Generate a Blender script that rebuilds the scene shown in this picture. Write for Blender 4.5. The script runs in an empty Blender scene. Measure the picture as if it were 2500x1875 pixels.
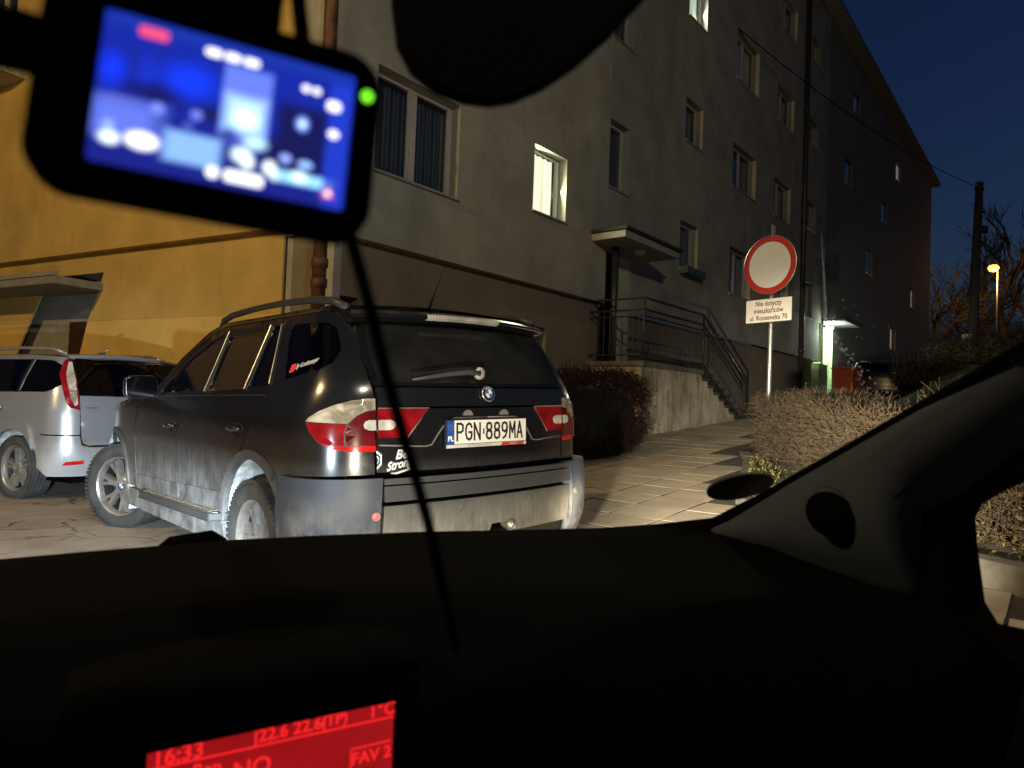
import bpy, math, random
import numpy as np
from mathutils import Vector, Matrix
from mathutils.geometry import delaunay_2d_cdt
random.seed(7); rng = np.random.default_rng(7)
SC = bpy.context.scene
COL = SC.collection
A_ = np.array
def V3(*a): return np.array(a, float)

# ------------------------------------------------------------------ camera
F_PX, PITCH, ROLL = 1700.0, .0305, .038            # focal length in pixels of a 2500 wide frame
CAM = V3(0, 0, 1.09)
FW = V3(0, math.cos(PITCH), math.sin(PITCH)); UP0 = V3(0, -math.sin(PITCH), math.cos(PITCH)); RT0 = V3(1, 0, 0)
RT = RT0*math.cos(ROLL) + UP0*math.sin(ROLL); UP = -RT0*math.sin(ROLL) + UP0*math.cos(ROLL)
cam = bpy.data.cameras.new('camera'); cam_o = bpy.data.objects.new('camera', cam); COL.objects.link(cam_o)
cam.sensor_width = 36; cam.lens = F_PX/2500*36; cam.clip_start = .02; cam.clip_end = 2000
Mx = Matrix.Identity(4)
for i in range(3):
    Mx[i][0], Mx[i][1], Mx[i][2], Mx[i][3] = RT[i], UP[i], -FW[i], CAM[i]
cam_o.matrix_world = Mx
cam.dof.use_dof = True; cam.dof.focus_distance = 5.0; cam.dof.aperture_fstop = cam.lens/3.3   # 3.3 mm pupil, lens in mm
SC.camera = cam_o
def ray(px, py):                                   # direction through a point of the 2212 wide view, unit depth
    px, py = px*2500/2212, py*2500/2212
    return FW + RT*(px-1250)/F_PX - UP*(py-937.5)/F_PX
def at(px, py, depth): return CAM + ray(px, py)*depth

# ------------------------------------------------------------------ world, exposure
w = bpy.data.worlds.new('World'); SC.world = w; w.use_nodes = True
nt = w.node_tree; bg = nt.nodes['Background']
sky = nt.nodes.new('ShaderNodeTexSky'); sky.sky_type = 'NISHITA'; sky.sun_disc = False
sky.sun_elevation = math.radians(-1.2); sky.sun_rotation = math.radians(60); sky.air_density = 1.3; sky.dust_density = .6; sky.ozone_density = 4
nt.links.new(sky.outputs[0], bg.inputs[0]); bg.inputs[1].default_value = .15
SC.view_settings.view_transform = 'Standard'; SC.view_settings.look = 'None'; SC.view_settings.gamma = 1; SC.view_settings.exposure = 0
SC.view_settings.use_curve_mapping = False
SC.cycles.use_denoising = True; SC.cycles.max_bounces = 6; SC.cycles.transparent_max_bounces = 16
SC.cycles.sample_clamp_indirect = 4; SC.cycles.caustics_reflective = False; SC.cycles.caustics_refractive = False

# ------------------------------------------------------------------ lamps: own headlights, street lamp to the left of the road
def spot(name, loc, to, energy, color, size, blend, radius):
    l = bpy.data.lights.new(name, 'SPOT'); l.energy = energy; l.color = color; l.spot_size = math.radians(size); l.spot_blend = blend; l.shadow_soft_size = radius
    o = bpy.data.objects.new(name, l); COL.objects.link(o); o.location = Vector(loc)
    o.rotation_euler = (Vector(to)-Vector(loc)).to_track_quat('-Z', 'Y').to_euler(); return o
def point(name, loc, energy, color, radius=.1):
    l = bpy.data.lights.new(name, 'POINT'); l.energy = energy; l.color = color; l.shadow_soft_size = radius
    o = bpy.data.objects.new(name, l); COL.objects.link(o); o.location = Vector(loc); return o
HD = V3(-math.sin(math.radians(27)), math.cos(math.radians(27)), 0); HR = V3(HD[1], -HD[0], 0)   # own car: ahead, right
LL = .15*HR - .6*HR + 1.55*HD + V3(0, 0, .66); LR = .15*HR + .6*HR + 1.55*HD + V3(0, 0, .66)
def azel(a, e): a, e = math.radians(a), math.radians(e); return V3(math.sin(a)*math.cos(e), math.cos(a)*math.cos(e), math.sin(e))
COOL, WARM = (.72, .87, 1), (1, .90, .70)
for p, c in ((LL, COOL), (LR, WARM)): spot('headlight_wide', p, p+azel(-12, -20), 120, c, 120, .6, .04)
spot('headlight_main_beam', LL, LL+azel(-27, -13), 2300, COOL, 54, .8, .03)
spot('cornering_beam', LR+V3(0, 0, .02), LR+azel(30, -4), 8000, WARM, 46, 1.0, .03)
point('sodium_street_lamp', (-9.5, -2.5, 8.0), 3300, (1, .68, .27), .15)
point('rear_fill_light', (3.3, -4.2, 7.4), 1500, (1, .90, .70), .15)  # rear one is fill added behind the camera to brighten the grey facade

# ------------------------------------------------------------------ helpers
MATS = {}
def empty(name, loc, label=None, cat=None, group=None, rot=None, parent=None):
    o = bpy.data.objects.new(name, None); COL.objects.link(o)
    if rot is not None:
        m = Matrix.Identity(4)
        for i in range(3):
            for j in range(3): m[i][j] = rot[i][j]
            m[i][3] = loc[i]
        o.matrix_world = m
    else: o.location = Vector(loc)
    o.empty_display_size = .1
    if parent: o.parent = parent
    return tag(o, label, cat, group)
def tag(o, label=None, cat=None, group=None, kind=None):
    for k, v in (('label', label), ('category', cat), ('group', group), ('kind', kind)):
        if v: o[k] = v
    return o
def top_loc(o):
    while o.parent: o = o.parent
    return A_(o.location)
def mesh(name, Vv, Ff, mat, parent=None, smooth=False, local=False, uv=None, bevel=0):
    Vv = np.asarray(Vv, float).reshape(-1, 3)
    if parent is not None and not local: Vv = Vv - top_loc(parent)
    me = bpy.data.meshes.new(name); me.from_pydata(Vv.tolist(), [], [list(map(int, f)) for f in Ff]); me.update()
    if smooth: me.polygons.foreach_set('use_smooth', [True]*len(me.polygons))
    if uv is not None:
        L = me.uv_layers.new(name='UVMap')
        for lp in me.loops: L.data[lp.index].uv = uv[lp.vertex_index]
    for m in (mat if isinstance(mat, list) else [mat]): me.materials.append(m)
    o = bpy.data.objects.new(name, me); COL.objects.link(o)
    if parent is not None: o.parent = parent
    if bevel:
        b = o.modifiers.new('bevel', 'BEVEL'); b.width = bevel; b.segments = 2; b.limit_method = 'ANGLE'
    return o
class MB:
    def __init__(s, X=None): s.v = []; s.f = []; s.X = X
    def add(s, V, F):
        V = np.asarray(V, float).reshape(-1, 3)
        if s.X is not None: V = s.X(V)
        b = sum(len(a) for a in s.v); s.v.append(V); s.f += [[b+i for i in f] for f in F]; return s
    def box(s, x0, x1, y0, y1, z0, z1):
        V = [(x, y, z) for x in (x0, x1) for y in (y0, y1) for z in (z0, z1)]
        return s.add(V, [(0,1,3,2), (4,6,7,5), (0,4,5,1), (2,3,7,6), (0,2,6,4), (1,5,7,3)])
    def tube(s, pts, r, seg=8, cap=True):
        P = np.asarray(pts, float); n = len(P); r = np.broadcast_to(np.asarray(r, float), (n,))
        T = np.gradient(P, axis=0); T /= np.linalg.norm(T, axis=1)[:, None]+1e-12
        up = V3(0, 0, 1) if abs(T[:, 2]).mean() < .8 else V3(1, 0, 0)
        a = np.cross(T, up); a /= np.linalg.norm(a, axis=1)[:, None]+1e-12; b = np.cross(T, a)
        th = np.arange(seg)*2*math.pi/seg
        V = P[:, None]+r[:, None, None]*(a[:, None]*np.cos(th)[None, :, None]+b[:, None]*np.sin(th)[None, :, None])
        F = [(i*seg+j, i*seg+(j+1) % seg, (i+1)*seg+(j+1) % seg, (i+1)*seg+j) for i in range(n-1) for j in range(seg)]
        if cap: F += [list(range(seg))[::-1], [(n-1)*seg+j for j in range(seg)]]
        return s.add(V, F)
    def lathe(s, prof, c=(0,0,0), axis='y', seg=32, close=False):   # prof: (radius, along axis)
        th = np.arange(seg)*2*math.pi/seg; V = []
        for r, h in prof:
            for t in th:
                p = (r*math.cos(t), h, r*math.sin(t)) if axis == 'y' else (r*math.cos(t), r*math.sin(t), h) if axis == 'z' else (h, r*math.cos(t), r*math.sin(t))
                V.append(A_(p)+A_(c))
        n = len(prof); F = [(i*seg+j, i*seg+(j+1) % seg, ((i+1) % n)*seg+(j+1) % seg, ((i+1) % n)*seg+j) for i in range(n if close else n-1) for j in range(seg)]
        return s.add(V, F)
    def prism(s, poly, h0, h1, order=(0, 1, 2)):                    # poly in the first two axes of order, extruded along the third
        n = len(poly); V = []
        for h in (h0, h1):
            for a, b in poly:
                p = [0, 0, 0]; p[order[0]], p[order[1]], p[order[2]] = a, b, h; V.append(p)
        F = [list(range(n))[::-1], [n+i for i in range(n)]]+[(i, (i+1) % n, n+(i+1) % n, n+i) for i in range(n)]
        return s.add(V, F)
    def grid(s, G):                                                 # G (n,m,3)
        G = np.asarray(G, float); n, m = G.shape[:2]
        return s.add(G.reshape(-1, 3), [(i*m+j, i*m+j+1, (i+1)*m+j+1, (i+1)*m+j) for i in range(n-1) for j in range(m-1)])
    def build(s, name, mat, parent=None, **k):
        return mesh(name, np.concatenate(s.v), s.f, mat, parent, **k)
def rrect(x0, x1, y0, y1, r, n=5):
    P = []
    for cx, cy, a0 in ((x1-r, y0+r, -90), (x1-r, y1-r, 0), (x0+r, y1-r, 90), (x0+r, y0+r, 180)):
        for i in range(n+1):
            a = math.radians(a0+90*i/n); P.append((cx+r*math.cos(a), cy+r*math.sin(a)))
    return P
def circ(cx, cy, rx, ry=None, n=20, a0=0, a1=360):
    ry = ry or rx; full = abs(a1-a0) >= 360
    return [(cx+rx*math.cos(math.radians(a0+(a1-a0)*i/(n if full else n-1))), cy+ry*math.sin(math.radians(a0+(a1-a0)*i/(n if full else n-1)))) for i in range(n)]
def inside(P, poly):
    P = np.asarray(P); x, y = P[:, 0], P[:, 1]; q = np.asarray(poly); r = np.zeros(len(P), bool)
    for i in range(len(q)):
        (x0, y0), (x1, y1) = q[i], q[i-1]
        c = ((y0 > y) != (y1 > y)); t = np.where(c, (x1-x0)*(y-y0)/np.where(y1 == y0, 1e-12, y1-y0)+x0, 0); r ^= c & (x < t)
    return r
def inset(poly, d):
    q = np.asarray(poly, float)
    if len(q) < 3 or d == 0: return q
    area = .5*sum(q[i-1][0]*q[i][1]-q[i][0]*q[i-1][1] for i in range(len(q)))
    if area < 0: q = q[::-1]
    out = []
    for i in range(len(q)):
        a, b, c = q[i-1], q[i], q[(i+1) % len(q)]
        e1 = (b-a)/(np.linalg.norm(b-a)+1e-9); e2 = (c-b)/(np.linalg.norm(c-b)+1e-9)
        n1 = A_((-e1[1], e1[0])); n2 = A_((-e2[1], e2[0])); m = n1+n2; k = max(.35, 1+n1@n2); out.append(b+m*d/k)
    return A_(out)
def densify(q, st):
    out = []
    for i in range(len(q)):
        a, b = A_(q[i]), A_(q[(i+1) % len(q)]); n = max(1, int(math.ceil(np.linalg.norm(b-a)/st)))
        out += [a+(b-a)*k/n for k in range(n)]
    return A_(out)
def cdt(outer, holes=(), st=.06, grid=True):
    loops = [densify(outer, st)]+[densify(h, st) for h in holes]
    pts = np.concatenate(loops); ed = []; b = 0
    for L in loops: ed += [(b+i, b+(i+1) % len(L)) for i in range(len(L))]; b += len(L)
    if grid:
        lo, hi = loops[0].min(0), loops[0].max(0)
        gx, gy = np.meshgrid(np.arange(lo[0]+st/2, hi[0], st), np.arange(lo[1]+st/2, hi[1], st)); G = np.stack([gx.ravel(), gy.ravel()], 1)
        if len(G):
            k = inside(G, loops[0])
            for h in loops[1:]: k &= ~inside(G, h)
            G = G[k]
            if len(G):
                dm = np.full(len(G), 9.)
                for i in range(0, len(pts)): dm = np.minimum(dm, (G[:, 0]-pts[i, 0])**2+(G[:, 1]-pts[i, 1])**2)
                G = G[dm > (st*.45)**2]; pts = np.concatenate([pts, G])
    r = delaunay_2d_cdt([Vector(p) for p in pts], ed, [], 0, 1e-7)
    P = A_([tuple(v) for v in r[0]]); T = [t for t in r[2]]
    C = A_([P[list(t)].mean(0) for t in T]); k = inside(C, loops[0])
    for h in loops[1:]: k &= ~inside(C, h)
    return P, [t for t, kk in zip(T, k) if kk], loops

# ------------------------------------------------------------------ materials
class N:
    def __init__(s, name):
        s.m = bpy.data.materials.new(name); s.m.use_nodes = True; s.t = s.m.node_tree; s.b = s.t.nodes['Principled BSDF']; s.out = s.t.nodes['Material Output']
    def n(s, typ, **k):
        x = s.t.nodes.new(typ)
        for a, b in k.items(): setattr(x, a, b)
        return x
    def l(s, a, b): s.t.links.new(a, b)
    def coord(s, kind='Object', scale=(1, 1, 1)):
        c = s.n('ShaderNodeTexCoord'); m = s.n('ShaderNodeMapping'); m.inputs['Scale'].default_value = scale
        s.l(c.outputs[kind], m.inputs[0]); return m.outputs[0]
    def noise(s, vec, scale, detail=4, rough=.55, dist=0):
        x = s.n('ShaderNodeTexNoise'); x.inputs['Scale'].default_value = scale; x.inputs['Detail'].default_value = detail; x.inputs['Roughness'].default_value = rough; x.inputs['Distortion'].default_value = dist
        s.l(vec, x.inputs['Vector']); return x.outputs['Fac']
    def ramp(s, fac, lo, hi, a=0., b=1.):
        x = s.n('ShaderNodeMapRange'); x.inputs[1].default_value = lo; x.inputs[2].default_value = hi; x.inputs[3].default_value = a; x.inputs[4].default_value = b; x.clamp = True
        s.l(fac, x.inputs[0]); return x.outputs[0]
    def math(s, op, a, b=None):
        x = s.n('ShaderNodeMath', operation=op)
        for i, q in enumerate((a, b)):
            if q is None: continue
            if isinstance(q, (int, float)): x.inputs[i].default_value = q
            else: s.l(q, x.inputs[i])
        return x.outputs[0]
    def mix(s, fac, a, b):
        x = s.n('ShaderNodeMix', data_type='RGBA')
        for i, q in ((0, fac), (6, a), (7, b)):
            if isinstance(q, (int, float)): x.inputs[i].default_value = q
            elif isinstance(q, tuple): x.inputs[i].default_value = (*q[:3], 1)
            else: s.l(q, x.inputs[i])
        return x.outputs[2]
    def bump(s, h, strength, dist=.01):
        x = s.n('ShaderNodeBump'); x.inputs['Strength'].default_value = strength; x.inputs['Distance'].default_value = dist; s.l(h, x.inputs['Height']); s.l(x.outputs[0], s.b.inputs['Normal'])
    def set(s, **k):
        names = dict(col='Base Color', rough='Roughness', metal='Metallic', spec='Specular IOR Level', coat='Coat Weight', coatr='Coat Roughness', emit='Emission Color', es='Emission Strength', alpha='Alpha', trans='Transmission Weight', sub='Subsurface Weight')
        for a, q in k.items():
            i = s.b.inputs[names[a]]
            if isinstance(q, tuple): i.default_value = (*q[:3], 1)
            elif isinstance(q, (int, float)): i.default_value = q
            else: s.l(q, i)
        return s
def plain(name, col, rough=.6, metal=0, spec=.5, var=.15, scale=6, bumpk=0, bscale=60, coat=0, emit=None, es=0):
    if name in MATS: return MATS[name]
    x = N(name); v = x.coord()
    dark = tuple(c*(1-var) for c in col); lite = tuple(min(1, c*(1+var)) for c in col)
    if var: x.set(col=x.mix(x.ramp(x.noise(v, scale), .3, .7), dark, lite))
    else: x.set(col=col)
    x.set(rough=rough, metal=metal, spec=spec, coat=coat)
    if emit: x.set(emit=emit, es=es)
    if bumpk: x.bump(x.noise(v, bscale, 5), bumpk)
    MATS[name] = x.m; return x.m
def emis(name, col, st):
    if name in MATS: return MATS[name]
    x = N(name); x.set(col=(0.01, .01, .01), rough=.5, emit=col, es=st); MATS[name] = x.m; return x.m
def clear_mat(name, tint=(1, 1, 1), gloss=None, rough=.02, ior=1.5, extra=0):
    x = N(name); x.t.nodes.remove(x.b); tr = x.n('ShaderNodeBsdfTransparent'); tr.inputs[0].default_value = (*tint, 1)
    if gloss is None: x.l(tr.outputs[0], x.out.inputs[0])
    else:
        g = x.n('ShaderNodeBsdfGlossy'); g.inputs['Roughness'].default_value = rough; g.inputs[0].default_value = (*gloss, 1)
        lw = x.n('ShaderNodeLayerWeight'); lw.inputs[0].default_value = .5; mx = x.n('ShaderNodeMixShader')
        f = x.math('ADD', x.math('MULTIPLY', x.math('POWER', lw.outputs['Facing'], 5), .9), .04+extra)
        x.l(f, mx.inputs[0]); x.l(tr.outputs[0], mx.inputs[1]); x.l(g.outputs[0], mx.inputs[2]); x.l(mx.outputs[0], x.out.inputs[0])
    return x.m
def wall_mat(name, col, stain=.25, fine=180, streak=True, col2=None):
    x = N(name); v = x.coord(); base = x.mix(x.ramp(x.noise(v, 1.3, 6), .3, .72), tuple(c*(1-stain) for c in col), col2 or tuple(c*1.08 for c in col))
    if streak:
        vs = x.coord(scale=(3.5, 3.5, .28)); s = x.ramp(x.noise(vs, 2.2, 6, .65), .52, .8, 0, .30); base = x.mix(s, base, tuple(c*.45 for c in col))
    sp = x.ramp(x.noise(v, 7, 5, .7), .64, .74, 0, .25); base = x.mix(sp, base, tuple(min(1, c*1.5) for c in col))
    x.set(col=base, rough=.9, spec=.2); x.bump(x.noise(v, fine, 4), .35, .004); MATS[name] = x.m; return x.m
M_YEL = wall_mat('yellow render', (.54, .375, .12), .22)
M_YEL_LIT = wall_mat('yellow render headlit', (.64, .44, .13), .18)  # lighter yellow for the lower wall: headlight band painted into the colour
M_GREY = wall_mat('grey brown render', (.37, .355, .30), .30)
M_GREY2 = wall_mat('dark grey render', (.20, .20, .19), .2)
M_PLN = wall_mat('plinth render', (.24, .20, .15), .25)
x = N('stained concrete'); v = x.coord(); b_ = x.mix(x.ramp(x.noise(v, 2.2, 6, .65), .3, .7), (.34, .29, .21), (.62, .54, .41))
b_ = x.mix(x.ramp(x.noise(x.coord(scale=(2.2, 2.2, .55)), 2.6, 8, .75), .47, .68, 0, .85), b_, (.10, .085, .06)); x.set(col=b_, rough=.92, spec=.15); x.bump(x.noise(v, 40, 6, .7), .6, .01); M_CONC = x.m
M_CONC2 = plain('pale concrete', (.45, .42, .36), .9, var=.25, scale=9, bumpk=.4)
M_BLK = plain('black plastic', (.008, .008, .009), .55, var=.2, spec=.3)
M_BLKM = plain('matt black', (.0018, .0018, .0019), .9, spec=.02, var=0)
M_STEEL = plain('galvanised steel', (.5, .5, .5), .35, .8, scale=20)
M_IRON = plain('painted iron', (.035, .033, .03), .45, .3, scale=20)
M_WFR = plain('white window frame', (.46, .42, .38), .5, var=.08)
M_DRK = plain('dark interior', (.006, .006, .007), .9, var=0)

# ------------------------------------------------------------------ text
def text_mesh(txt, size, align='CENTER', sx=1., spacing=1., thick=.0):
    cu = bpy.data.curves.new('t', 'FONT'); cu.body = txt; cu.size = size; cu.align_x = align; cu.align_y = 'CENTER'; cu.space_character = spacing; cu.resolution_u = 3; cu.offset = thick
    o = bpy.data.objects.new('t', cu); COL.objects.link(o); dg = bpy.context.evaluated_depsgraph_get(); dg.update()
    me = bpy.data.meshes.new_from_object(o.evaluated_get(dg)); V = A_([tuple(v.co) for v in me.vertices]).reshape(-1, 3); F = [tuple(p.vertices) for p in me.polygons]
    bpy.data.objects.remove(o); bpy.data.curves.remove(cu); bpy.data.meshes.remove(me)
    V[:, 0] *= sx; return V, F
def put_text(name, txt, size, mat, parent, X, align='CENTER', **k):  # X maps (u,v) in the plane to 3D
    local = k.pop('local', False); V, F = text_mesh(txt, size, align, **k)
    return mesh(name, X(V), F, mat, parent, local=local)
STROKE = {'P': [[(0,0),(0,1),(.55,1),(.8,.9),(.85,.75),(.8,.58),(.55,.48),(0,.48)]], 'G': [[(.85,.78),(.72,.94),(.45,1),(.15,.9),(0,.65),(0,.35),(.15,.1),(.45,0),(.75,.08),(.85,.25),(.85,.46),(.5,.46)]],
 'N': [[(0,0),(0,1),(.85,0),(.85,1)]], '8': [[(.42,.53),(.12,.62),(.05,.77),(.15,.94),(.42,1),(.7,.94),(.8,.77),(.72,.62),(.42,.53),(.1,.44),(0,.25),(.12,.06),(.42,0),(.73,.06),(.85,.25),(.75,.44),(.42,.53)]],
 '9': [[(.2,0),(.55,.12),(.78,.4),(.85,.7),(.72,.94),(.42,1),(.12,.94),(0,.72),(.1,.5),(.4,.42),(.68,.5),(.82,.66)]], 'M': [[(0,0),(.04,1),(.45,.35),(.86,1),(.9,0)]], 'A': [[(0,0),(.42,1),(.85,0)], [(.14,.32),(.7,.32)]],
 'K': [[(0,0),(0,1)], [(.8,1),(0,.42)], [(.3,.62),(.85,0)]], 'O': [[(.42,1),(.1,.85),(0,.5),(.1,.15),(.42,0),(.75,.15),(.85,.5),(.75,.85),(.42,1)]], 'S': [[(.8,.85),(.5,1),(.15,.92),(.1,.7),(.4,.52),(.75,.4),(.8,.15),(.5,0),(.1,.1)]],
 '-': [[(.1,.5),(.6,.5)]]}
def strokes(mb, txt, x, y, h, wd, r, X, jit=0):
    for ch in txt:
        if ch in STROKE:
            for st in STROKE[ch]:
                P = [(x+a*wd+random.uniform(-jit, jit), y+b*h+random.uniform(-jit, jit)) for a, b in st]
                for (a, b), (c, d) in zip(P[:-1], P[1:]):
                    dx, dy = c-a, d-b; L = math.hypot(dx, dy)+1e-9; nx, ny = -dy/L*r, dx/L*r; ex, ey = dx/L*r, dy/L*r
                    q = [(a+nx-ex, b+ny-ey), (a-nx-ex, b-ny-ey), (c-nx+ex, d-ny+ey), (c+nx+ex, d+ny+ey)]
                    mb.add(X(A_([(u, v, 0) for u, v in q])), [(0, 1, 2, 3)])
        x += wd*1.28
    return mb

# ------------------------------------------------------------------ ground
D_ = V3(.627, .779, 0); D_ /= np.linalg.norm(D_); N_ = V3(-D_[1], D_[0], 0)      # along the grey facade; from the road into the building
def sst(a, b, x): t = np.clip((x-a)/(b-a), 0, 1); return t*t*(3-2*t)
def gz(x, y):
    x = np.asarray(x, float); y = np.asarray(y, float); u = D_[0]*x+D_[1]*y-3.9
    z = .072*np.where(u > 1.5, u, np.log1p(np.exp(np.clip(u, -30, 1.5)*4))/4*(u <= 1.5))
    z = np.minimum(z, 4.6)
    w_ = x-.53*y
    return z+1.25*sst(0, 3.2, w_)*sst(13, 23, y)
def asphalt():
    x = N('cracked asphalt'); v = x.coord()
    nz = x.noise(v, 2.2, 6, .6); base = x.mix(x.ramp(nz, .3, .7), (.22, .18, .135), (.36, .30, .235))
    c = x.coord(); vo = x.n('ShaderNodeTexVoronoi', feature='DISTANCE_TO_EDGE'); vo.inputs['Scale'].default_value = 2.1
    wv = x.n('ShaderNodeVectorMath', operation='ADD'); x.l(c, wv.inputs[0])
    ns = x.n('ShaderNodeTexNoise'); ns.inputs['Scale'].default_value = 2.5; ns.inputs['Detail'].default_value = 6; x.l(c, ns.inputs['Vector'])
    sc_ = x.n('ShaderNodeVectorMath', operation='SCALE'); sc_.inputs['Scale'].default_value = .5; x.l(ns.outputs['Color'], sc_.inputs[0]); x.l(sc_.outputs[0], wv.inputs[1]); x.l(wv.outputs[0], vo.inputs['Vector'])
    crack = x.math('MULTIPLY', x.ramp(vo.outputs['Distance'], .008, .05, 1, 0), x.ramp(x.noise(v, .9, 3), .42, .6))
    grit = x.ramp(x.noise(v, 120, 2), .35, .7, -.012, .03)
    base = x.mix(crack, base, (.028, .019, .011)); patch = x.ramp(x.noise(v, .6, 3), .52, .6, 0, .6); base = x.mix(patch, base, (.36, .31, .25))
    x.set(col=base, rough=.8, spec=.35); h = x.math('SUBTRACT', x.math('MULTIPLY', x.noise(v, 70, 5, .7), .5), crack); x.bump(h, .8, .02)
    return x.m
gx = np.unique(np.concatenate([np.arange(-400, -20, 40), np.arange(-20, 30, .5), np.arange(30, 60, 3), np.arange(60, 400, 40)]))
gy = np.unique(np.concatenate([np.arange(-200, -10, 30), np.arange(-10, 36, .5), np.arange(36, 80, 3), np.arange(80, 700, 60)]))
GX, GY = np.meshgrid(gx, gy, indexing='ij')
tag(MB().grid(np.stack([GX, GY, gz(GX, GY)-.02], -1)).build('road_surface', asphalt(), smooth=True), kind='structure')

# pavement: sand bed and single slabs
BED = [(3.42, 10.3), (3.3, 9.75), (2.22, 6.75), (2.35, 5.6), (2.62, 4.7), (3.15, 3.7), (3.6, 2.9)]      # edge of the planted strip
def bed_x(y): return np.interp(y, [p[1] for p in BED[::-1]], [p[0] for p in BED[::-1]])
u_, o_ = np.meshgrid(np.arange(1.5, 31, .5), np.arange(-.8, 6.8, .5), indexing='ij')
PT = u_[..., None]*D_+o_[..., None]*N_
pb = PT.copy(); pb[..., 2] = gz(PT[..., 0], PT[..., 1])+.024
x = N('sandy joints'); v = x.coord(); x.set(col=x.mix(x.ramp(x.noise(v, 5), .3, .7), (.022, .016, .010), (.05, .038, .025)), rough=.95)
pq = [(i*pb.shape[1]+j, i*pb.shape[1]+j+1, (i+1)*pb.shape[1]+j+1, (i+1)*pb.shape[1]+j) for i in range(pb.shape[0]-1) for j in range(pb.shape[1]-1) if (pb[i, j, 0] > -.2 or pb[i, j, 1] > 8.2) and pb[i, j, 1] > 2.2]
pav = mesh('pavement', pb.reshape(-1, 3), pq, x.m, smooth=True); tag(pav, kind='structure')
x = N('worn paving slab'); v = x.coord(); oi = x.n('ShaderNodeObjectInfo')
gl = x.n('ShaderNodeNewGeometry'); mp = x.n('ShaderNodeMapping'); x.l(gl.outputs['Position'], mp.inputs[0])
b0 = x.mix(x.ramp(x.noise(mp.outputs[0], 1.6, 5), .3, .7), (.30, .25, .18), (.44, .37, .27)); b0 = x.mix(x.math('MULTIPLY', oi.outputs['Random'], .45), b0, (.20, .165, .12))
b0 = x.mix(x.ramp(x.noise(mp.outputs[0], 11, 5, .7), .55, .75, 0, .5), b0, (.12, .10, .07)); x.set(col=b0, rough=.88, spec=.25); x.bump(x.noise(mp.outputs[0], 60, 6, .7), .5, .006)
S = .5
slab_me = []; M_JOINT = plain('mossy slab edge', (.03, .024, .014), .95)
for k in range(4):
    h = S/2-.007-rng.uniform(0, .004); c = .004; V = [(-h,-h,0),(h,-h,0),(h,h,0),(-h,h,0),(-h,-h,.037),(h,-h,.037),(h,h,.037),(-h,h,.037),(-h+c,-h+c,.04),(h-c,-h+c,.04),(h-c,h-c,.04),(-h+c,h-c,.04)]
    Fq = [(8,9,10,11)]+[(i, (i+1) % 4, 4+(i+1) % 4, 4+i) for i in range(4)]+[(4+i, 4+(i+1) % 4, 8+(i+1) % 4, 8+i) for i in range(4)]
    me = bpy.data.meshes.new('paving_slab'); me.from_pydata(V, [], Fq); me.materials.append(x.m); me.materials.append(M_JOINT); slab_me.append(me)
    for p_ in me.polygons[1:5]: p_.material_index = 1
cand = []
for i, t in enumerate(np.arange(2.25, 30, S)):
    for j, o in enumerate(np.arange(-.5, 6.3, S)):
        p = t*D_+(o+.0)*N_
        if p[0] > bed_x(p[1])-.22+max(0, p[1]-10.3)*.5 and p[1] > 2.9: continue
        if p[0] < .1+.0*p[1] and p[1] < 8 or p[1] < 2.6: continue
        if p[1] < 3.6 and p[0] < 1.6: continue
        az_ = math.degrees(math.atan2(p[0], p[1]))
        if not (1.5 < az_ < 24 or (az_ > 31 and p[1] < 6)) or p[1] > 21: continue
        cand.append((p[1], p))
cand.sort(key=lambda a: a[0])
far_v = []; far_f = []
for k, (_, p) in enumerate(cand):
    if k < 298: o = bpy.data.objects.new('paving_slab', slab_me[int(rng.integers(4))]); COL.objects.link(o); o.parent = pav
    z = float(gz(p[0], p[1])); e = .15
    sx = (float(gz(p[0]+e, p[1]))-float(gz(p[0]-e, p[1])))/(2*e); sy = (float(gz(p[0], p[1]+e))-float(gz(p[0], p[1]-e)))/(2*e)
    nrm = Vector((-sx+rng.normal(0, .008), -sy+rng.normal(0, .008), 1)).normalized(); ax = (Vector(D_)-nrm*nrm.dot(Vector(D_))).normalized(); ay = nrm.cross(ax)
    mt_ = Matrix(((ax.x, ay.x, nrm.x, p[0]), (ax.y, ay.y, nrm.y, p[1]), (ax.z, ay.z, nrm.z, z+rng.uniform(-.003, .004)), (0, 0, 0, 1)))
    if k < 298: o.matrix_local = mt_
    else:
        b_ = len(far_v); far_v += [tuple(mt_ @ v.co) for v in slab_me[k % 4].vertices]; far_f += [[b_+i for i in q.vertices] for q in slab_me[k % 4].polygons]
if far_v: tag(mesh('far_paving', far_v, far_f, slab_me[0].materials[0], pav), kind='stuff')
# planted strip behind the kerb
by = np.linspace(2.9, 10.3, 40); rows = []
for y in by:
    x0 = bed_x(y)+.06; rows.append([(x0+k*.35, y, float(gz(x0+k*.35, y))+.03+.05*(k > 0)+.03*math.sin(y*5+k)) for k in range(9)])
x = N('dark soil'); v = x.coord(); x.set(col=x.mix(x.ramp(x.noise(v, 9, 5), .3, .7), (.02, .016, .01), (.06, .05, .03)), rough=1); x.bump(x.noise(v, 30, 5), .8, .03)
tag(MB().grid(rows).build('soil', x.m, smooth=True), kind='structure')
M_KERB = plain('weathered kerb concrete', (.11, .10, .08), .9, var=.35, scale=7, bumpk=.5)
kerb = empty('kerb', (2.3, 6.7, float(gz(2.3, 6.7))), 'low row of pale concrete kerb blocks along the foot of the brown hedge', 'kerb')
pts = []
for (xa, ya), (xb, yb) in zip(BED[:-1], BED[1:]):
    n = max(1, int(round(math.hypot(xb-xa, yb-ya)/.8)))
    for k in range(n): pts.append((A_((xa+(xb-xa)*k/n, ya+(yb-ya)*k/n)), A_((xa+(xb-xa)*(k+1)/n, ya+(yb-ya)*(k+1)/n))))
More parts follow.
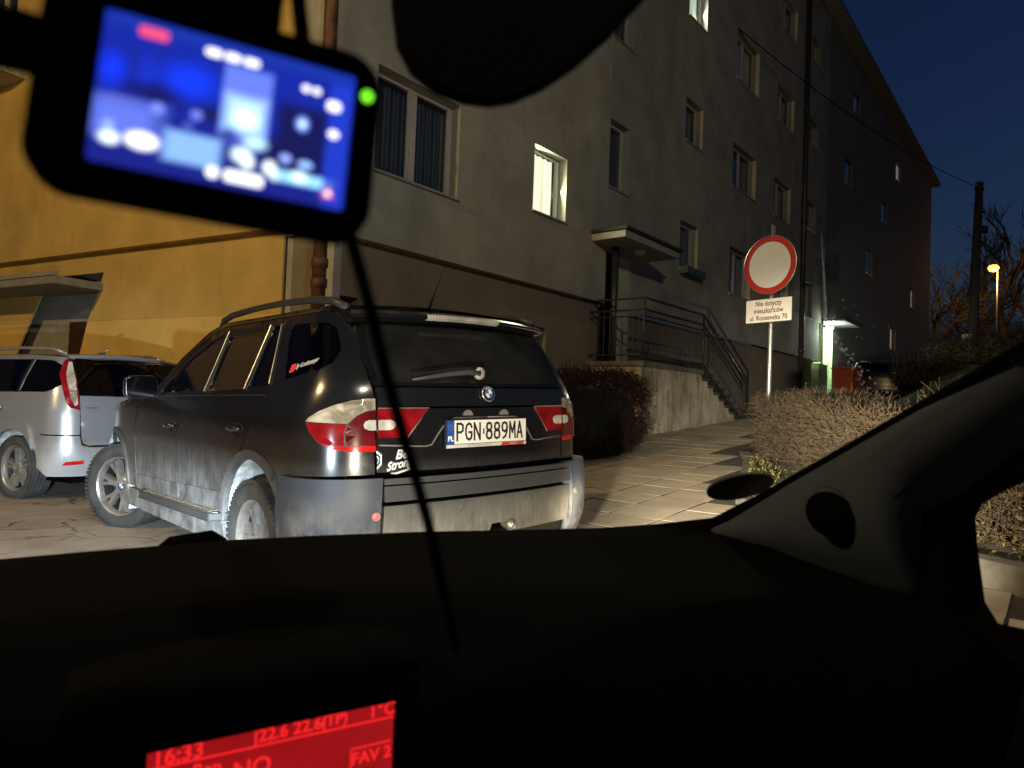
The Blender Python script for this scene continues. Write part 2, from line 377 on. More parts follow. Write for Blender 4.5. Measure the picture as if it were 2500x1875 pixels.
for a, b in pts:
    t = (b-a)/np.linalg.norm(b-a); nn = A_((-t[1], t[0])); a2, b2 = a+t*.006, b-t*.006
    q = [a2-nn*.02, b2-nn*.02, b2+nn*.12, a2+nn*.12]; hgt = .20+rng.uniform(-.008, .008)
    V = [(p[0], p[1], float(gz(p[0], p[1]))-.05) for p in q]+[(p[0], p[1], float(gz(p[0], p[1]))+hgt*np.interp(p[1], [4.5, 7], [1.0, .45])) for p in q]
    mesh('kerb_stone', V, [(3,2,1,0), (4,5,6,7)]+[(i, (i+1) % 4, 4+(i+1) % 4, 4+i) for i in range(4)], M_KERB, kerb, bevel=.012)

# ------------------------------------------------------------------ grey apartment building
def FR(Dp): return lambda V: V[:, :1]*D_+(Dp-V[:, 1:2])*N_+V[:, 2:3]*V3(0, 0, 1)     # (along, out towards the road, up)
def wall_open(mb, t0, t1, z0, z1, rects, depth):
    ts = sorted({t0, t1, *[r[0] for r in rects], *[r[1] for r in rects]}); zs = sorted({z0, z1, *[r[2] for r in rects], *[r[3] for r in rects]})
    for a, b in zip(ts[:-1], ts[1:]):
        for c, d in zip(zs[:-1], zs[1:]):
            m, q = (a+b)/2, (c+d)/2
            if any(r[0]-1e-6 < m < r[1]+1e-6 and r[2] < q < r[3] for r in rects): continue
            mb.add([(a, 0, c), (b, 0, c), (b, 0, d), (a, 0, d)], [(0, 1, 2, 3)])
    for a, b, c, d in rects:
        for q in ([(a, 0, c), (a, -depth, c), (b, -depth, c), (b, 0, c)], [(a, 0, d), (b, 0, d), (b, -depth, d), (a, -depth, d)], [(a, 0, c), (a, 0, d), (a, -depth, d), (a, -depth, c)], [(b, 0, c), (b, -depth, c), (b, -depth, d), (b, 0, d)]):
            mb.add(q, [(0, 1, 2, 3)])
x = N('curtain'); v = x.coord('Generated', (1, 1, 1)); wv = x.n('ShaderNodeTexWave'); wv.inputs['Scale'].default_value = 6; wv.inputs['Distortion'].default_value = 3; x.l(x.coord(scale=(1, 1, .05)), wv.inputs['Vector'])
x.set(col=x.mix(wv.outputs['Fac'], (.07, .07, .066), (.20, .19, .175)), rough=.9); M_CURT = x.m
def lit_curtain(name, a, b, st):
    x = N(name); c = x.coord(scale=(1, 1, .02)); f = x.noise(c, 9, 3); col = x.mix(x.ramp(f, .42, .6), a, b)
    x.set(col=(.3, .3, .28), rough=.9, emit=col, es=st); return x.m
M_LITW = lit_curtain('lit white curtain', (.95, 1, .74), (.85, .62, .40), 2.1); M_LITG = lit_curtain('lit pale curtain', (.92, 1, .86), (.8, .92, .7), 1.1)
M_WARM = lit_curtain('warm lit curtain', (1, .62, .32), (.9, .5, .25), .75); M_DIM = lit_curtain('dim curtain', (1, .6, .45), (.5, .3, .22), .05)
M_GLS = clear_mat('window glass', (.75, .78, .78), (1, 1, 1), .03, 1.5, .02)
M_SILL = plain('zinc sill', (.42, .40, .37), .5, .4)
M_BRNF = plain('brown window frame', (.06, .045, .035), .5, var=.1)
def window(par, Dp, r, cur=None, sashes=2, depth=.24, fm=None, boxes=False):
    a, b, c, d = r; X = FR(Dp); o1, o0 = -depth+.06, -depth; f = .03 if cur in (M_LITW, M_LITG) else .055
    mb = MB(X); mb.box(a, a+f, o0, o1, c, d).box(b-f, b, o0, o1, c, d).box(a+f, b-f, o0, o1, c, c+f).box(a+f, b-f, o0, o1, d-f, d)
    for k in range(1, sashes):
        m = a+(b-a)*k/sashes; mb.box(m-.045, m+.045, o0, o1+.004, c+f, d-f)
    for k in range(sashes if f > .04 else 0):
        p, q = a+(b-a)*k/sashes+.05, a+(b-a)*(k+1)/sashes-.05; mb.box(p, p+.035, o0+.01, o1-.01, c+f, d-f).box(q-.035, q, o0+.01, o1-.01, c+f, d-f)
    w_ = mb.build('window', fm or M_WFR, par)
    MB(X).box(a+f, b-f, o0+.02, o0+.026, c+f, d-f).build('pane', M_GLS, w_)
    MB(X).box(a-.03, b+.03, o0+.07, .05, c-.03, c-.002).build('sill', M_SILL, w_)
    wv = [[(t, o0-.10+.018*math.sin(t*38), z) for t in np.linspace(a, b, 40)] for z in (c, d)]
    MB(X).grid([[A_(p) for p in row] for row in wv]).build('curtain', cur or M_CURT, w_)
    MB(X).box(a-.1, b+.1, o0-.35, o0-.3, c-.1, d+.1).build('room_back', M_DRK, w_)
    if boxes:
        MB(X).box(a-.02, b+.02, .02, .24, c-.16, c+.02).build('flower_box', plain('dull green box', (.05, .09, .08), .6), w_, bevel=.01)
    return w_
gb = empty('apartment_building', 11*D_+7.45*N_, 'long grey five storey apartment block with rows of recessed windows and a low plinth', 'building')
ZB, ROOF = 3.22, 16.9
RA = [(6.0, 7.62, 4.2, 5.64), (9.52, 10.52, 4.5, 5.68), (6.0, 7.62, 7.2, 8.64), (9.52, 10.52, 7.5, 8.68), (6.0, 7.62, 10.2, 11.64), (9.52, 10.52, 10.5, 11.68)]
mb = MB(FR(7.35)); wall_open(mb, 5.25, 12.0, ZB, ROOF, RA, .3)
mb.add([(12.0, 0, ZB), (12.0, -.25, ZB), (12.0, -.25, ROOF), (12.0, 0, ROOF)], [(0, 1, 2, 3)]); mb.add([(5.25, 0, ZB), (12., 0, ZB), (12., -.5, ZB), (5.25, -.5, ZB)], [(0, 1, 2, 3)])
mb.build('wall', M_GREY, gb)
RB = [(12.35, 13.25, 5.75, 7.2), (12.45, 13.3, 8.95, 10.3), (15.85, 16.9, 4.66, 5.85), (15.98, 17.0, 7.9, 9.0), (16.0, 17.1, 11.07, 12.2), (19.05, 20.7, 4.5, 5.85), (19.1, 20.95, 7.58, 8.85), (19.2, 21.0, 10.75, 12.2), (22.6, 24.3, 7.6, 8.85), (22.75, 24.45, 10.75, 12.0), (22.95, 24.6, 13.95, 15.2), (22.6, 24.3, 4.5, 5.85), (16.0, 17.1, 14.0, 15.2), (19.2, 21.0, 13.95, 15.2), (12.5, 13.3, 12.2, 13.5)]
mb = MB(FR(7.6)); wall_open(mb, 12.0, 25.6, ZB, ROOF, RB+[(12.3, 13.75, 2.02, 4.3)] if False else RB, .3); mb.build('wall', M_GREY, gb)
RC = [(28.1, 28.55, ZB, 4.72), (26.4, 27.45, 14.28, 15.2), (26.0, 27.15, 4.74, 6.0), (26.3, 27.4, 11.1, 12.1), (26.2, 27.3, 8.0, 9.0)]
mb = MB(FR(7.6)); wall_open(mb, 25.6, 28.55, ZB, ROOF, RC, .3); mb.build('wall', M_GREY, gb)
RD = [(32.4, 33.5, 14.5, 15.4), (41.8, 43.4, 14.1, 15.2), (46.9, 48.4, 7.82, 9.0), (41.15, 42.65, 4.82, 6.0)]
RD += [(31.2, 32.3, 11.0, 12.1), (35.3, 36.6, 7.9, 9.1), (38.4, 39.6, 11.0, 12.1)]
mb = MB(FR(7.55)); wall_open(mb, 28.55, 53.9, 1.0, ROOF, RD+[(28.55, 29.8, 1.0, 4.72)], .08); mb.add([(28.55, 0, 1), (28.55, -.05, 1), (28.55, -.05, ROOF), (28.55, 0, ROOF)], [(0, 1, 2, 3)]); mb.add([(53.9, 0, 1), (53.9, -12, 1), (53.9, -12, ROOF), (53.9, 0, ROOF)], [(0, 1, 2, 3)])
mb.build('wall', M_GREY2, gb)
mb = MB(FR(7.35)); mb.box(5.1, 53.95, -12.2, .32, ROOF, ROOF+.22); mb.build('roof', M_GREY2, gb)
mb = MB(FR(7.5)); wall_open(mb, 5.3, 12.0, -.2, ZB, [(9.25, 10.25, .6, 2.52), (5.55, 5.95, 2.1, 2.45), (7.3, 7.8, 2.1, 2.45)], .25)
mb.add([(5.3, 0, -.2), (5.3, -3, -.2), (5.3, -3, ZB), (5.3, 0, ZB)], [(0, 1, 2, 3)]); mb.build('plinth', M_PLN, gb)
mb = MB(FR(7.78)); mb.box(12.0, 28.1, -.3, 0, -.2, ZB); mb.build('plinth', M_PLN, gb)
MB(FR(7.35)).add([(5.25, 0, ZB), (5.25, -8, ZB), (5.25, -8, ROOF), (5.25, 0, ROOF)], [(0, 1, 2, 3)]).build('side_wall', M_GREY, gb)
dm = plain('dark door', (.03, .028, .026), .5)
dr = MB(FR(7.5)).box(9.3, 10.2, -.2, -.14, .6, 2.48).build('door', dm, gb); MB(FR(7.5)).box(9.3, 9.36, -.14, -.08, .6, 2.48).box(10.14, 10.2, -.14, -.08, .6, 2.48).box(9.72, 9.77, -.14, -.1, .6, 2.48).build('door_frame', plain('door frame grey', (.12, .11, .10), .6), dr)
for r in ((5.55, 5.95, 2.1, 2.45), (7.3, 7.8, 2.1, 2.45)): MB(FR(7.5)).box(r[0], r[1], -.24, -.2, r[2], r[3]).build('cellar_window', M_DRK, gb)
for k, r in enumerate(RA): window(gb, 7.35, r, {1: M_LITW}.get(k), 2 if k % 2 == 0 else 1)
for k, r in enumerate(RB): window(gb, 7.6, r, {4: M_LITG, 7: M_DIM}.get(k), 1 if r[1]-r[0] < 1.3 else 2, boxes=(k == 2))
for k, r in enumerate(RC[1:]): window(gb, 7.6, r, None, 1)
for k, r in enumerate(RD): window(gb, 7.55, r, {0: M_DIM, 1: M_WARM, 2: M_WARM, 3: M_WARM}.get(k), 1, depth=.085, fm=M_BRNF)
# lit rooms throw light on their own reveals
for (t, z, Dp, c, e) in ((9.9, 5.1, 7.35, (.90, 1, .62), 60), (16.5, 11.6, 7.6, (.88, 1, .82), 60)):
    p = (FR(Dp)(A_([[t, -.13, z]])))[0]; l = bpy.data.lights.new('room_light', 'AREA'); l.shape = 'RECTANGLE'; l.size, l.size_y = .8, 1.0; l.energy = e; l.color = c; l.spread = math.radians(170)
    o = bpy.data.objects.new('room_light', l); COL.objects.link(o); o.location = Vector(p); o.rotation_euler = Vector(-N_).to_track_quat('-Z', 'Z').to_euler()
# downpipes
def pipe(name, parent, t, o, z0, z1, r, Dp, m, joints):
    q = MB(FR(Dp)).tube([(t, o, z0), (t, o, z1)], r, 14).build(name, m, parent, smooth=True)
    for z in joints: MB(FR(Dp)).lathe([(r, -.06), (r*1.22, -.05), (r*1.22, .05), (r, .06)], (t, o, z), 'z', 14).build('pipe_collar', m, q, smooth=True)
rust = plain('rusty brown pipe', (.11, .052, .026), .6, .2, var=.5, scale=7)
pipe('downpipe', gb, 5.12, .12, .2, 16.8, .085, 7.35, rust, (1.6, 2.5, 2.75, 5.2, 8.2))
pipe('downpipe', gb, 25.5, .12, 1.4, 16.8, .09, 7.6, M_IRON, (3.4, 8, 12))
pipe('downpipe', gb, 12.1, .16, 1.9, 4.4, .07, 7.35, M_IRON, ())
# entrance recess, door and canopy over the stairs
M_GRN = plain('pale green reveal', (.40, .48, .34), .7, var=.1)
MB(FR(7.6)).box(12.25, 12.75, -.02, .03, 2.05, 4.35).build('entrance_door', M_DRK, gb)
MB(FR(7.6)).box(12.78, 13.4, .0, .02, 2.05, 4.35).build('door_panel', M_GRN, gb)
cp = MB(FR(7.6)).box(11.45, 13.75, .252, 1.0, 4.36, 4.5).build('canopy', plain('canopy concrete', (.30, .29, .26), .85, bumpk=.3), gb, bevel=.01)
MB(FR(7.6)).box(11.4, 13.8, .26, 1.06, 4.502, 4.56).build('roofing_felt', plain('black felt', (.02, .02, .02), .8), cp)
MB(FR(7.6)).lathe([(0.0, -.07), (.09, -.06), (.12, -.02), (.12, .0)], (12.7, .62, 4.355), 'z', 20).build('ceiling_lamp', plain('opal glass', (.6, .6, .58), .3), cp, smooth=True)
put_text('house_number', '70b', .36, plain('faded number paint', (.20, .19, .16), .8, var=.5, scale=30), gb, lambda V: FR(7.6)(np.stack([14.75+V[:, 0], 0*V[:, 0]+.004, 4.22+V[:, 1]], 1)))

# ------------------------------------------------------------------ entrance stairs with railing
st = empty('entrance_stairs', 13*D_+6.9*N_+V3(0, 0, .6), 'concrete entrance stairs with stained side wall and black bar railing at grey block', 'stairs')
X6 = FR(6.32)
mb = MB(X6); nst = 8; T0, T1, T2, ZF = 11.72, 14.45, 17.0, 2.02
prof = [(T0, .35), (T0, ZF-.1), (T1, ZF-.1)]
for k in range(nst): prof += [(T1+(k+.0)*(T2-T1)/nst, ZF-.1-(k+1)*.14), (T1+(k+1)*(T2-T1)/nst, ZF-.1-(k+1)*.14)]
prof += [(T2, .6)]
mb.prism(prof[::-1], -1.26, 0, (0, 2, 1)); mb.build('side_wall', M_CONC, st)
MB(X6).box(T0-.05, T1, -1.27, .06, ZF-.098, ZF).build('landing', plain('dark landing slab', (.13, .115, .09), .9, var=.3, bumpk=.4), st, bevel=.01)
for k in range(nst): MB(X6).box(T1+k*(T2-T1)/nst+.002, T1+(k+1)*(T2-T1)/nst+.03, -1.25, .03, ZF-.1-(k+1)*.14+.002, ZF-.1-(k+1)*.14+.06).build('step', plain('shaded step', (.06, .055, .045), .85), st)  # shadow on the stairs put into the dark step colour
dz = (ZF-.95)
mb = MB(X6); H1, H2, H3 = 1.2, .98, .86
def rail_path(h): return [(T0, -1.2, ZF+h), (T0, .02, ZF+h), (T1, .02, ZF+h), (T2-.2, .02, ZF+h-1.2)]
for h, r in ((H1, .024), (H2, .022), (H3, .016), (.12, .016)):
    P = rail_path(h); P = np.concatenate([np.linspace(a, b, 4)[:-1] for a, b in zip(P[:-1], P[1:])]+[[P[-1]]]); mb.tube(P, r, 8)
for p in ((T0, -1.2), (T0, .02), (T1, .02)): mb.tube([(p[0], p[1], ZF), (p[0], p[1], ZF+H1)], .022, 8)
mb.tube([(T2-.2, .02, ZF-1.25), (T2-.2, .02, ZF+H1-1.2)], .022, 8)
mb.build('railing', M_IRON, st, smooth=True)
bar = [(T0, y, ZF) for y in np.linspace(-1.1, -.08, 9)]+[(t, .02, ZF) for t in np.linspace(T0+.1, T1-.08, 24)]+[(t, .02, ZF-1.2*(t-T1)/(T2-.2-T1)) for t in np.linspace(T1+.1, T2-.3, 20)]
V0 = MB().tube([(0, 0, .1), (0, 0, H2)], .008, 6); me = None
for t, o, z in bar:
    p = FR(6.32)(A_([[t, o, z]]))[0]-top_loc(st)
    if me is None: b = mesh('railing_bar', V0.v[0], V0.f, M_IRON, st, local=True); me = b.data
    else: b = bpy.data.objects.new('railing_bar', me); COL.objects.link(b); b.parent = st
    b.location = Vector(p)

# ------------------------------------------------------------------ far entrance with its lamp
X7 = FR(7.5); gp = M_GRN
gm_ = plain('bright green render', (.45, .62, .34), .8, var=.08)
MB(X7).box(29.76, 29.84, -1.2, -.02, 1.2, 4.7).box(28.0, 29.76, -1.28, -1.2, 1.2, 4.7).box(27.98, 28.06, -1.2, -.3, 1.2, 4.7).box(28.0, 29.8, -1.2, -.34, 4.66, 4.72).build('lit_doorway', gm_, gb)
MB(X7).box(28.4, 29.4, -1.198, -1.14, 1.6, 3.9).build('door', plain('green grey door', (.22, .32, .2), .6), gb)
MB(X7).box(26.7, 27.9, .05, .3, 1.2, 3.05).build('step_wall', gm_, gb)
MB(X7).box(28.2, 30.6, .0, .8, 4.76, 4.84).build('entrance_canopy', plain('dark canopy', (.10, .10, .10)), gb)
lp = X7(A_([[29.0, .05, 4.42]]))[0]
dl = MB(X7).lathe([(0, -.1), (.1, -.08), (.14, 0), (.14, .03)], (29.0, .05, 4.6), 'z', 16).build('doorway_lamp', emis('doorway lamp glow', (.9, 1, .92), 60), gb, smooth=True)
point('doorway_light', lp-V3(0, 0, .05), 230, (.86, 1, .82), .08)

# ------------------------------------------------------------------ yellow building on the left
C0 = V3(-2.45, 8.679, 0); E_ = V3(-.875, .485, 0); E_ /= np.linalg.norm(E_); NY = V3(-E_[1], -E_[0]*-1, 0); NY = V3(.485, .875, 0)/np.linalg.norm([.485, .875])
def FY(V): V = np.asarray(V, float).reshape(-1, 3); return C0+V[:, :1]*E_-V[:, 1:2]*NY+V[:, 2:3]*V3(0, 0, 1)   # (left along wall, out, up)
yb = empty('yellow_building', C0+6*E_+.2*NY, 'yellow rendered apartment building with overhanging upper wall and a canopied entrance', 'building')
mb = MB(FY); wall_open(mb, .5, 24, 3.3, 14, [(8.15, 9.7, 5.0, 6.1), (7.75, 9.4, 7.0, 8.9), (12, 13.5, 4.6, 6.1)], .25); mb.add([(.5, 0, 3.3), (24, 0, 3.3), (24, -.3, 3.3), (.5, -.3, 3.3)], [(0, 1, 2, 3)]); mb.build('wall', M_YEL, yb)
def FY2(V): V = np.asarray(V, float).reshape(-1, 3); return FY(V+A_([[0, -.14, 0]]))
def panel(name, outer, holes, mat, par, X, th):
    P, T, loops = cdt(outer, holes, .5, False); mb = MB(X); mb.add([(p[0], 0, p[1]) for p in P], T)
    for L in loops:
        n = len(L); mb.add([(p[0], 0, p[1]) for p in L]+[(p[0], -th, p[1]) for p in L], [(i, (i+1) % n, n+(i+1) % n, n+i) for i in range(n)])
    return mb.build(name, mat, par)
rec = [(4.86, 2.98), (5.0, 2.62), (5.24, 2.2), (5.45, 1.55), (5.95, -.2), (7.85, -.2), (7.42, 1.6), (7.19, 1.95), (6.62, 2.75), (6.55, 2.98)]
def clipz(poly, zc, above):                         # cut a polygon at a height
    out = []
    for i in range(len(poly)):
        a, b = poly[i-1], poly[i]; ia, ib = (a[1] >= zc) == above, (b[1] >= zc) == above
        if ia != ib: k = (zc-a[1])/(b[1]-a[1]); out.append((a[0]+k*(b[0]-a[0]), zc))
        if ib: out.append(b)
    return out
up = clipz(rec, 2.2, True); lo = clipz(rec, 2.2, False)
panel('plinth', [(.82, 2.2), (5.24, 2.2)]+[p for p in [(5.0, 2.62), (4.86, 2.98), (6.55, 2.98), (6.62, 2.75), (7.0, 2.22)]]+[(7.0, 2.2), (24, 2.2), (24, 3.3), (.82, 3.3)], [], M_YEL, yb, FY2, .03)
panel('plinth', [(.82, -.3), (5.97, -.3), (5.45, 1.55), (5.24, 2.197), (.82, 2.197)], [], M_YEL_LIT, yb, FY2, .03)
panel('plinth', [(7.87, -.3), (24, -.3), (24, 2.197), (7.02, 2.197), (7.19, 1.95), (7.42, 1.6)], [], M_YEL_LIT, yb, FY2, .03)
MB(FY).box(-.02, .815, -.34, -.2, -.2, 3.3).box(.1, .5, -.3, -.001, 3.3, 14).build('grey_corner_wall', M_GREY, yb)
MB(FY).box(4.0, 8.6, -.42, -.36, -.3, 3.2).build('entrance_back_wall', plain('grey green entrance render', (.25, .24, .20), .85, bumpk=.3), yb)
dy = MB(FY).box(5.2, 6.05, -.355, -.3, 0, 2.22).build('door', plain('dark brown door', (.035, .018, .012), .5), yb); MB(FY).box(5.3, 5.5, -.299, -.295, 1.7, 1.98).box(5.32, 5.55, -.299, -.295, 1.2, 1.66).build('notice_sheet', plain('paper', (.35, .33, .28), .9), dy)
cy = MB(FY).box(4.86, 9.5, -.3, .6, 2.68, 2.80).build('entrance_canopy', plain('canopy grey concrete', (.20, .185, .16), .85, bumpk=.4), yb, bevel=.01)
for k, t in enumerate(np.arange(4.86, 9.4, .62)): MB(FY).box(t, t+.6, .55, .62, 2.805, 2.87).build('edge_tile', plain('ridge tile', (.24, .22, .19), .8, scale=3), cy)
mb = MB(); strokes(mb, 'KOSAK', 0, 0, .2, .13, .009, lambda V: FY(np.stack([6.36-V[:, 0], 0*V[:, 0]-.355, 2.36+V[:, 1]], 1)), .012)
mb.build('graffiti', plain('chalk', (.34, .33, .27), .9, var=.3), yb)
for k, r in enumerate([(8.15, 9.7, 5.0, 6.1), (7.75, 9.4, 7.0, 8.9), (12, 13.5, 4.6, 6.1)]):
    mb = MB(FY); a, b, c, d = r; mb.box(a, a+.08, -.24, -.18, c, d).box(b-.08, b, -.24, -.18, c, d).box(a+.08, b-.08, -.24, -.18, c, c+.08).box(a+.08, b-.08, -.24, -.18, d-.08, d).box((a+b)/2-.05, (a+b)/2+.05, -.24, -.18, c+.08, d-.08)
    w_ = mb.build('window', M_WFR, yb); MB(FY).box(a+.08, b-.08, -.23, -.22, c+.08, d-.08).build('pane', plain('dark window pane', (.03, .025, .02), .1, var=0), w_)
bl = MB(FY).box(7.3, 10, .0, .9, 6.55, 6.68).build('balcony', M_CONC2, yb); mb = MB(FY)
for z in (7.2, 7.65): mb.tube([(7.3, .0, z), (7.3, .88, z), (10, .88, z)], .018, 6)
for q in (.3, .6, .88): mb.tube([(7.3, q, 6.6), (7.3, q, 7.65)], .014, 6)
for q in np.arange(7.6, 10, .3): mb.tube([(q, .88, 6.6), (q, .88, 7.65)], .012, 6)
mb.build('railing', M_IRON, bl)

# ------------------------------------------------------------------ car bodies: panels cut out of one curved surface
class Surf:
    def __init__(s, prof, bow, front, sm=.03):
        P = A_(prof, float) if not isinstance(prof, np.ndarray) else prof
        s.z = np.arange(P[0, 0]-.1, P[-1, 0]+.1, .005); k = max(1, int(sm/.005)); s.q = []
        for i in (1, 2, 3):
            y = np.interp(s.z, P[:, 0], P[:, i]); yp = np.pad(y, k, 'edge'); s.q.append(np.convolve(yp, np.ones(2*k+1)/(2*k+1), 'valid'))
        s.bow = bow; s.front = front
    def wrc(s, z): return [np.interp(z, s.z, q) for q in s.q]
    def P(s, sg, z):                                # sg: metres round the car from the rear centre (left half positive), z: height
        sg = np.asarray(sg, float); z = np.asarray(z, float); sgn = np.where(sg < 0, -1., 1.); a = np.abs(sg); W, R, c = s.wrc(z); yb = W-c
        KA, KC = .65, .36
        t = np.clip(a/KA, 0, 1); y1 = t*yb; x1 = R+s.bow*y1**2
        th = np.clip((a-KA)/KC, 0, 1)*math.pi/2; sl = 2*s.bow*yb; xb = R+s.bow*yb**2
        x2 = xb+sl*c*np.sin(th)+(c-sl*c)*(1-np.cos(th)); y2 = yb+c*np.sin(th)
        d = np.maximum(a-KA-KC, 0); x3 = xb+c+d; y3 = W-s.front(x3)
        x = np.where(a <= KA, x1, np.where(a <= KA+KC, x2, x3)); y = np.where(a <= KA, y1, np.where(a <= KA+KC, y2, y3))
        return np.stack([x, y*sgn, z], -1)
    def Nn(s, sg, z):
        e = .004; a = s.P(sg+e, z)-s.P(sg-e, z); b = s.P(sg, z+e)-s.P(sg, z-e); n = np.cross(b, a); return n/(np.linalg.norm(n, axis=-1, keepdims=True)+1e-12)
    def Y(s, y, z):                                 # surface coordinate of a rear point given by y
        W, R, c = [float(q) for q in s.wrc(z)]; sg = -1 if y < 0 else 1; y = abs(y); yb = W-c
        a = .65*y/yb if y <= yb else .65+.36*math.asin(min(1, (y-yb)/c))/(math.pi/2); return (sg*a, z)
    def X(s, x, z):                                 # surface coordinate of a side point given by x
        lo, hi = .3, 7.
        for _ in range(40):
            m = (lo+hi)/2
            if float(s.P(m, z)[0]) < x: lo = m
            else: hi = m
        return (lo, z)
    def pts(s, L):                                  # 'x'/'y' tagged points
        return [s.X(a, z) if k == 'x' else s.Y(a, z) for k, a, z in L]
    def patch(s, name, outer, mat, par, holes=(), off=0., th=.02, gap=.003, st=.05, mirror=False, smooth=True, inv=False):
        o = inset(outer, gap); hs = [inset(h, -gap*0) for h in holes]; Pq, T, loops = cdt(o, hs, st)
        sg, z = Pq[:, 0], Pq[:, 1]; n = s.Nn(sg, z); Vt = s.P(sg, z)+n*off; F = []
        for t in T:
            a, b, c = Vt[t[0]], Vt[t[1]], Vt[t[2]]; F.append(t if np.cross(b-a, c-a)@n[t[0]] > 0 else t[::-1])
        V = [Vt]; base = len(Vt)
        for L in loops:
            L = A_(L); nn = s.Nn(L[:, 0], L[:, 1]); q = s.P(L[:, 0], L[:, 1]); m = len(L); V += [q+nn*off, q+nn*(off-th)]
            F += [(base+i, base+(i+1) % m, base+m+(i+1) % m, base+m+i) for i in range(m)]; base += 2*m
        V = np.concatenate(V)
        ob = mesh(name, V, F, mat, par, smooth=smooth, local=True)
        if mirror:
            V2 = V*A_([1, -1, 1]); mesh(name, V2, [tuple(f)[::-1] for f in F], mat, par, smooth=smooth, local=True)
        return ob
def arc_pts(cx, cz, r, a0, a1, n=14): return [('x', cx+r*math.cos(math.radians(a0+(a1-a0)*i/(n-1))), cz+r*math.sin(math.radians(a0+(a1-a0)*i/(n-1)))) for i in range(n)]
def paint(name, base, dust, z0, z1, rough=.22, amount=1., metal=0, spec=.5, coat=.6, streak=1.):
    x = N(name); v = x.coord(); sp = x.n('ShaderNodeSeparateXYZ'); x.l(v, sp.inputs[0]); z = sp.outputs[2]
    h = x.ramp(z, z0, z1, 1, 0); vs = x.coord(scale=(14, 14, 1.1)); s = x.noise(vs, 3.2, 6, .65); bl = x.noise(v, 5.5, 5, .6)
    f = x.math('MULTIPLY', h, x.ramp(s, .25, .75, .55, 1.1)); f = x.math('ADD', f, x.math('MULTIPLY', h, x.ramp(bl, .35, .65, -.3*streak, .25)))
    f = x.math('MULTIPLY', f, amount); fine = x.ramp(x.noise(v, 260, 2), .3, .7, .85, 1.1); f = x.math('MULTIPLY', f, fine); f2 = x.ramp(f, 0, 1)
    film = x.ramp(x.noise(v, 3, 4), .3, .8, .0, .010); f3 = x.math('ADD', f2, film); f3 = x.ramp(f3, 0, 1)
    x.set(col=x.mix(f3, base, dust), rough=x.ramp(f3, 0, .5, rough, .85), metal=x.math('MULTIPLY', x.ramp(f3, 0, .6, 1, 0), metal), spec=spec, coat=x.ramp(f3, 0, .4, coat, 0), coatr=.2)
    return x.m
DUST = (.36, .35, .33)
M_TYRE = N('dusty tyre'); v = M_TYRE.coord(); M_TYRE.set(col=M_TYRE.mix(M_TYRE.ramp(M_TYRE.noise(v, 7, 4), .3, .7), (.018, .018, .018), (.05, .048, .046)), rough=.85); M_TYRE = M_TYRE.m
M_RIM = plain('dusty alloy', (.24, .225, .205), .34, .5, var=.3, scale=9)
M_LINER = plain('mud caked liner', (.55, .57, .56), .9, var=.55, scale=14, bumpk=.8, bscale=25)
M_DKGL = clear_mat('tinted car glass', (.42, .43, .45), (1, 1, 1), .01, 1.52, .045)
M_PRIV = clear_mat('dark rear glass', (.06, .065, .075), (1, 1, 1), .03, 1.5, .015)
x = N('dusty rear glass'); x.t.nodes.remove(x.b); v = x.coord(); tr = x.n('ShaderNodeBsdfTransparent'); tr.inputs[0].default_value = (.05, .05, .055, 1); df = x.n('ShaderNodeBsdfDiffuse'); df.inputs[0].default_value = (.30, .29, .27, 1); gl_ = x.n('ShaderNodeBsdfGlossy'); gl_.inputs['Roughness'].default_value = .06
m1 = x.n('ShaderNodeMixShader'); m2 = x.n('ShaderNodeMixShader'); x.l(x.ramp(x.noise(v, 4, 5), .3, .75, .025, .075), m1.inputs[0]); x.l(tr.outputs[0], m1.inputs[1]); x.l(df.outputs[0], m1.inputs[2]); m2.inputs[0].default_value = .035; x.l(m1.outputs[0], m2.inputs[1]); x.l(gl_.outputs[0], m2.inputs[2]); x.l(m2.outputs[0], x.out.inputs[0]); M_REAR = x.m
def lens(name, col, rough=.12, es=0):
    x = N(name); v = x.coord(); x.set(col=x.mix(x.ramp(x.noise(v, 13, 3), .35, .65), tuple(c*.55 for c in col), col), rough=rough, coat=.6, coatr=.08, spec=.4); return x.m
M_LRED = lens('red lens', (.27, .007, .011)); M_LDRK = lens('dark red lens', (.12, .006, .009)); M_LBRT = lens('bright red reflector', (.62, .012, .015))
x = N('clear lens'); v = x.coord(); x.set(col=x.mix(x.ramp(x.noise(v, 11, 2, .5, 1.2), .35, .68), (.15, .13, .085), (.46, .42, .33)), rough=.15, coat=.6, coatr=.08); M_LCLR = x.m; M_LWHT = lens('white lens', (.62, .58, .52))
